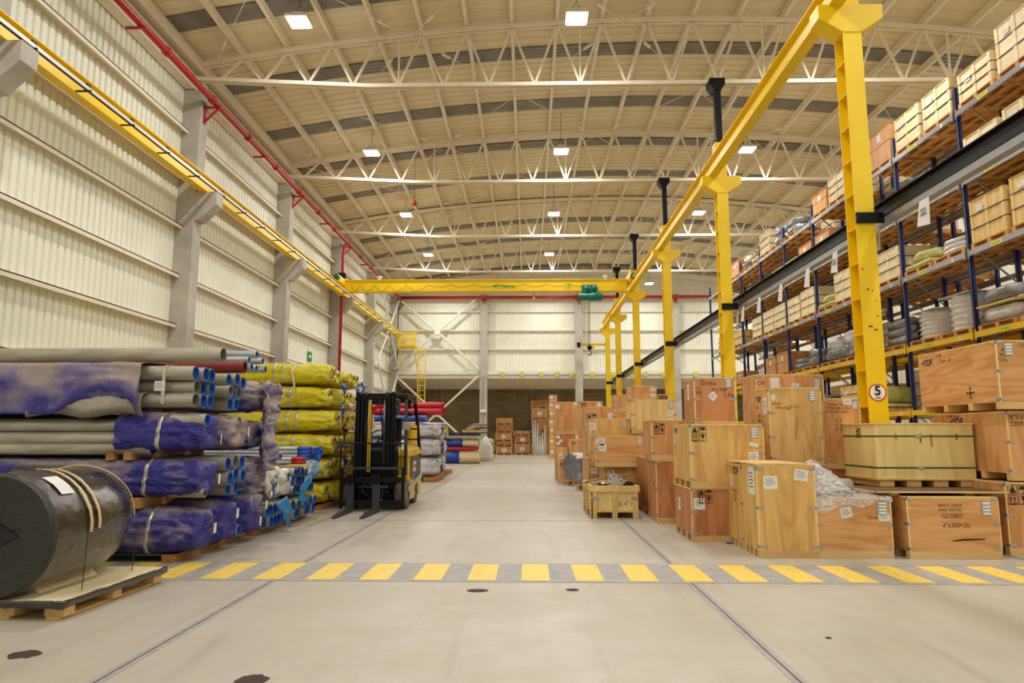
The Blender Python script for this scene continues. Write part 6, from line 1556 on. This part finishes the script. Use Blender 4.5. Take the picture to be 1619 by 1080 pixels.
def load(kind, x, y, z, h, label, w_=1.15, group=None):
    t = thing({'C':'palletised_crate','O':'palletised_crate','W':'wrapped_load','S':'wrapped_load','K':'wrapped_coil','B':'bagged_load','V':'wrapped_bundle','T':'wrapped_tubes','F':'wrapped_load','P':'palletised_crate'}[kind], (x+0.5, y+w_/2, z), label, 'pallet load', group)
    pal(t, x, y, z, w_=w_, mat='pallet_amber'); z0 = z+0.125; z1 = z0+h; xa, xb, ya, yb = x, x+1.0, y+0.04, y+w_-0.04
    if kind in 'COP':
        mt = {'C': 'pine_cream', 'O': 'ply_orange', 'P': 'ply_pale'}[kind]
        MB().box(xa, ya, z0, xb, yb, z1).build('body', mt, t)
        if kind in 'CP':
            n_ = 3 if h > 0.6 else 2
            for yy in ([ya, (ya+yb)/2-0.04, yb-0.08]): MB().box(xa-0.016, yy, z0, xa, yy+0.08, z1).build('batten', mt, t)
            for xx in (xa, xb-0.08): MB().box(xx, ya-0.016, z0, xx+0.08, ya, z1).build('batten', mt, t)
            for k in range(1, n_):
                zz = z0+h*k/n_; m = MB(); m.box(xa-0.022, ya-0.022, zz-0.008, xb, yb, zz+0.008); m.build('strap', 'strap_black', t)
            sheet(t, xa-0.018, ya+0.70*(yb-ya), z1-0.2 if h > 0.5 else z1-0.15, 'S', 0.2, 0.12, t, lines=3)
            MB().box(xa-0.02, ya-0.02, z1, xb+0.01, yb+0.01, z1+0.015).build('lid', mt, t)
        else:
            MB().box(xa-0.012, ya-0.012, z0+h*0.55, xb, yb+0.012, z0+h*0.58).build('belt_rail', mt, t)
            MB().box(xa-0.02, ya-0.02, z1, xb+0.01, yb+0.01, z1+0.02).build('lid', mt, t)
            sheet(t, xa-0.002, (ya+yb)/2, z1-0.2, 'S', 0.2, 0.2, t, lines=0)
    elif kind == 'K':
        for q in (0,):
            m = MB(); m.smooth = True; pr = [(0.0, 0)]; nr = 6
            for k in range(nr):
                for u in range(4): pr.append((0.50+0.028*math.sin(u/4*2*PI), h*(k+u/4)/nr))
            pr += [(0.52, h), (0.30, h+0.01), (0.0, h+0.01)]
            m.revolve(pr, (x+0.52, (ya+yb)/2, z0), 40); m.v = [(v[0]+0.012*nz(v[0]*5, v[1]*5, v[2]*7), v[1]+0.012*nz(v[1]*5, v[0]*5, v[2]*6), v[2]) for v in m.v]; m.build('coil', 'film_milky', t)
        MB().box(xa-0.02, ya-0.02, z1+0.012, xb, yb, z1+0.025).build('cover_board', 'film_milky', t)
    elif kind == 'W':
        s = rk.random()*20
        lump(12, x+0.52, (ya+yb)/2, z0+h*0.27, 0.52, 0.56, h*0.28, s, 0.16).build('film_wrap', 'film_smoke', t)
        lump(12, x+0.50, (ya+yb)/2+0.03, z0+h*0.72, 0.46, 0.50, h*0.27, s+5, 0.2).build('upper_wrap', 'film_silver' if rk.random() < 0.4 else 'film_smoke', t)
    elif kind == 'S':
        s = rk.random()*20; lump(12, x+0.52, (ya+yb)/2, z0+h*0.5, 0.52, 0.56, h*0.5, s, 0.22).build('film_wrap', 'film_silver', t)
    elif kind == 'F':
        s = rk.random()*20; hh = h/2-0.03
        lump(12, x+0.54, (ya+yb)/2, z0+hh*0.5, 0.54, 0.58, hh*0.5, s, 0.05, 5).build('film_wrap', 'film_silver', t)
        MB().box(xa-0.03, ya-0.05, z0+hh, xb, yb+0.05, z0+hh+0.03).build('layer_board', 'pine_pale', t)
        lump(12, x+0.54, (ya+yb)/2, z0+hh*1.5+0.03, 0.54, 0.58, hh*0.5, s+3, 0.05, 5).build('upper_wrap', 'film_smoke', t)
    elif kind == 'B':
        for k in range(3): lump(10, x+0.52, (ya+yb)/2+0.03*(k-1), z0+h*(k+0.5)/3, 0.54-0.03*k, 0.57-0.05*k, h/6*1.15, k*3+rk.random()*9, 0.12).build('bag_layer', 'film_milky', t)
    elif kind == 'V':
        m = MB(); m.smooth = True
        for k in range(10): m.tube([(x+0.0, ya+0.06+k*0.11, z0+0.06), (x+1.0, ya+0.06+k*0.11, z0+0.06)], 0.055, 8)
        m.build('tube_layer', 'bundle_olive', t)
        lump(10, x+0.5, (ya+yb)/2, z0+0.11+(h-0.11)*0.5, 0.5, 0.52, (h-0.11)*0.5, 3, 0.15).build('film_wrap', 'bundle_olive', t)
    elif kind == 'T':
        for k in range(3):
            m = MB(); m.smooth = True; m.tube([(x+0.25+0.0*k, ya, z0+0.14+k*0.22*(h/0.6)), (x+0.30, (ya+yb)/2, z0+0.16+k*0.22*(h/0.6)), (x+0.25, yb, z0+0.14+k*0.22*(h/0.6))], 0.13, 12); m.tube([(x+0.65, ya, z0+0.14+k*0.2*(h/0.6)), (x+0.65, yb, z0+0.14+k*0.2*(h/0.6))], 0.12, 12)
            m.build('film_tube', 'film_smoke', t)
    return t
# per level: list of (bay, slot, kind, height); bay 1 is the one whose front post stands just outside the frame
T = {
 4: [(1,0,'C',.95),(1,1,'C',.62),(2,0,'C',.80),(2,1,'C',.82),(3,0,'O',.95),(4,0,'C',.72),(4,1,'O',.62),(5,1,'W',.62),(6,0,'W',.75),(6,1,'C',.85),(7,0,'F',.5),(7,1,'W',.6),(8,0,'O',.6),(8,1,'O',.45),(9,0,'W',.5)],
 3: [(1,0,'C',.80),(1,1,'C',.75),(2,0,'C',.45),(2,1,'S',.28),(3,0,'C',.38),(3,1,'C',.3),(4,0,'W',.45),(4,1,'O',.85),(5,0,'O',.85),(5,1,'C',.62),(6,0,'C',.62),(6,1,'W',.5),(7,0,'C',.5),(7,1,'C',.45),(8,0,'C',.5),(8,1,'W',.4),(9,0,'S',.4)],
 2: [(1,0,'P',.95),(1,1,'P',.90),(2,0,'B',.36),(2,1,'V',.42),(3,0,'C',.78),(3,1,'C',.5),(4,0,'C',.85),(4,1,'V',.4),(5,0,'C',.85),(5,1,'C',.80),(6,0,'C',.80),(6,1,'C',.80),(7,0,'C',.75),(8,0,'P',.6),(8,1,'P',.7),(9,0,'C',.7)],
 1: [(1,0,'F',.80),(1,1,'F',.78),(2,0,'K',.80),(2,1,'K',.66),(3,0,'T',.6),(4,0,'W',.85),(4,1,'W',.8),(5,0,'W',.6),(5,1,'W',.4),(6,0,'O',.75),(6,1,'O',.7),(7,0,'S',.45),(8,0,'O',.5),(8,1,'S',.4),(9,0,'C',.5)],
 0: [(1,1,'W',.8),(2,0,'S',.9),(3,1,'V',.6),(4,0,'P',.7),(5,0,'W',.6),(6,1,'C',.7)],
}
KN = {'C':'strapped pale crate', 'P':'pale boarded crate', 'O':'orange plywood crate', 'W':'lumpy grey film-wrapped load', 'S':'silvery film-wrapped load', 'F':'two-tier film-wrapped load', 'K':'ribbed milky wrapped coil', 'B':'flat stack of pale bags', 'V':'olive wrapped bundle', 'T':'dark film-wrapped tubes'}
for l, items in T.items():
    for (b, s, k, h) in items:
        y = RY[b]+0.09+s*1.26
        load(k, RX+0.0, y, LZ[l]+0.001, h, '%s, front rack, %s, %s bay, %s pallet' % (KN[k], ln[l], ORD[b], ('near' if s == 0 else 'far')), group='loads on the '+ln[l])
for l in range(5):  # invented rear loads, added to block light from the wall behind
    for b in range(1, 9):
        for s in (0, 1):
            if rk.random() < 0.20: continue
            k = rk.choice('CCOPWCO'); y = RY[b]+0.09+s*1.26
            load(k, RX2+0.05, y, LZ[l]+0.001, rk.uniform(0.6, 1.1), '%s, rear rack, %s, %s bay, %s pallet' % (KN[k], ln[l], ORD[b], ('near' if s == 0 else 'far')), group='added rear loads on the '+ln[l])
# ground-level goods under the racks
for b in range(0, 9):
    for s in (0, 1):
        if (b*2+s) % 3 == 0: continue
        y = RY[b]+0.12+s*1.26; k = 'WCPSVOB'[(b*3+s) % 7]
        load(k, RX+0.05, y, 0.0, 0.75+0.1*((b+s) % 3), '%s, on the floor below the front rack, %s bay, %s pallet' % (KN[k], ORD[b], ('near' if s == 0 else 'far')), group='floor loads below the rack')
# wrapped goods heaped behind the strapped pine crate
xa, xb = atY(1365, 660, 10.0).x, atY(1444, 660, 10.0).x
t = thing('stained_crate', ((xa+xb)/2, 10.45, 0), 'dark crate hidden behind the strapped pine crate with plastic heaped on top', 'crate'); t['dims'] = (xa, xb, 10.45, 11.2, 0, 1.42)
MB().box(xa, 10.45, 0, xb, 11.2, 1.42).build('body', 'ply_rust', t)
lump(12, (xa+xb)/2+0.05, 10.75, 1.53, (xb-xa)*0.42, 0.34, 0.12, 4, 0.35).build('sheet_heap', 'film_milky', t); t.children[-1].name = 'sheet_heap'
m = lump(10, xa+0.14, 10.62, 1.49, 0.15, 0.16, 0.09, 8, 0.2); m.build('blue_sack', 'wrap_blue', t)
# black crate-bin and tray stack by the rack post
t = thing('drum_tray', (atY(1452, 640, 13).x, 13.2, 2.0), 'stack of black trays with white netting by the rack post above the strapped crate', 'tray stack') if False else None
for o in bpy.data.objects:
    for k in ('o', '_o', 'dims'):
        if k in o: del o[k]
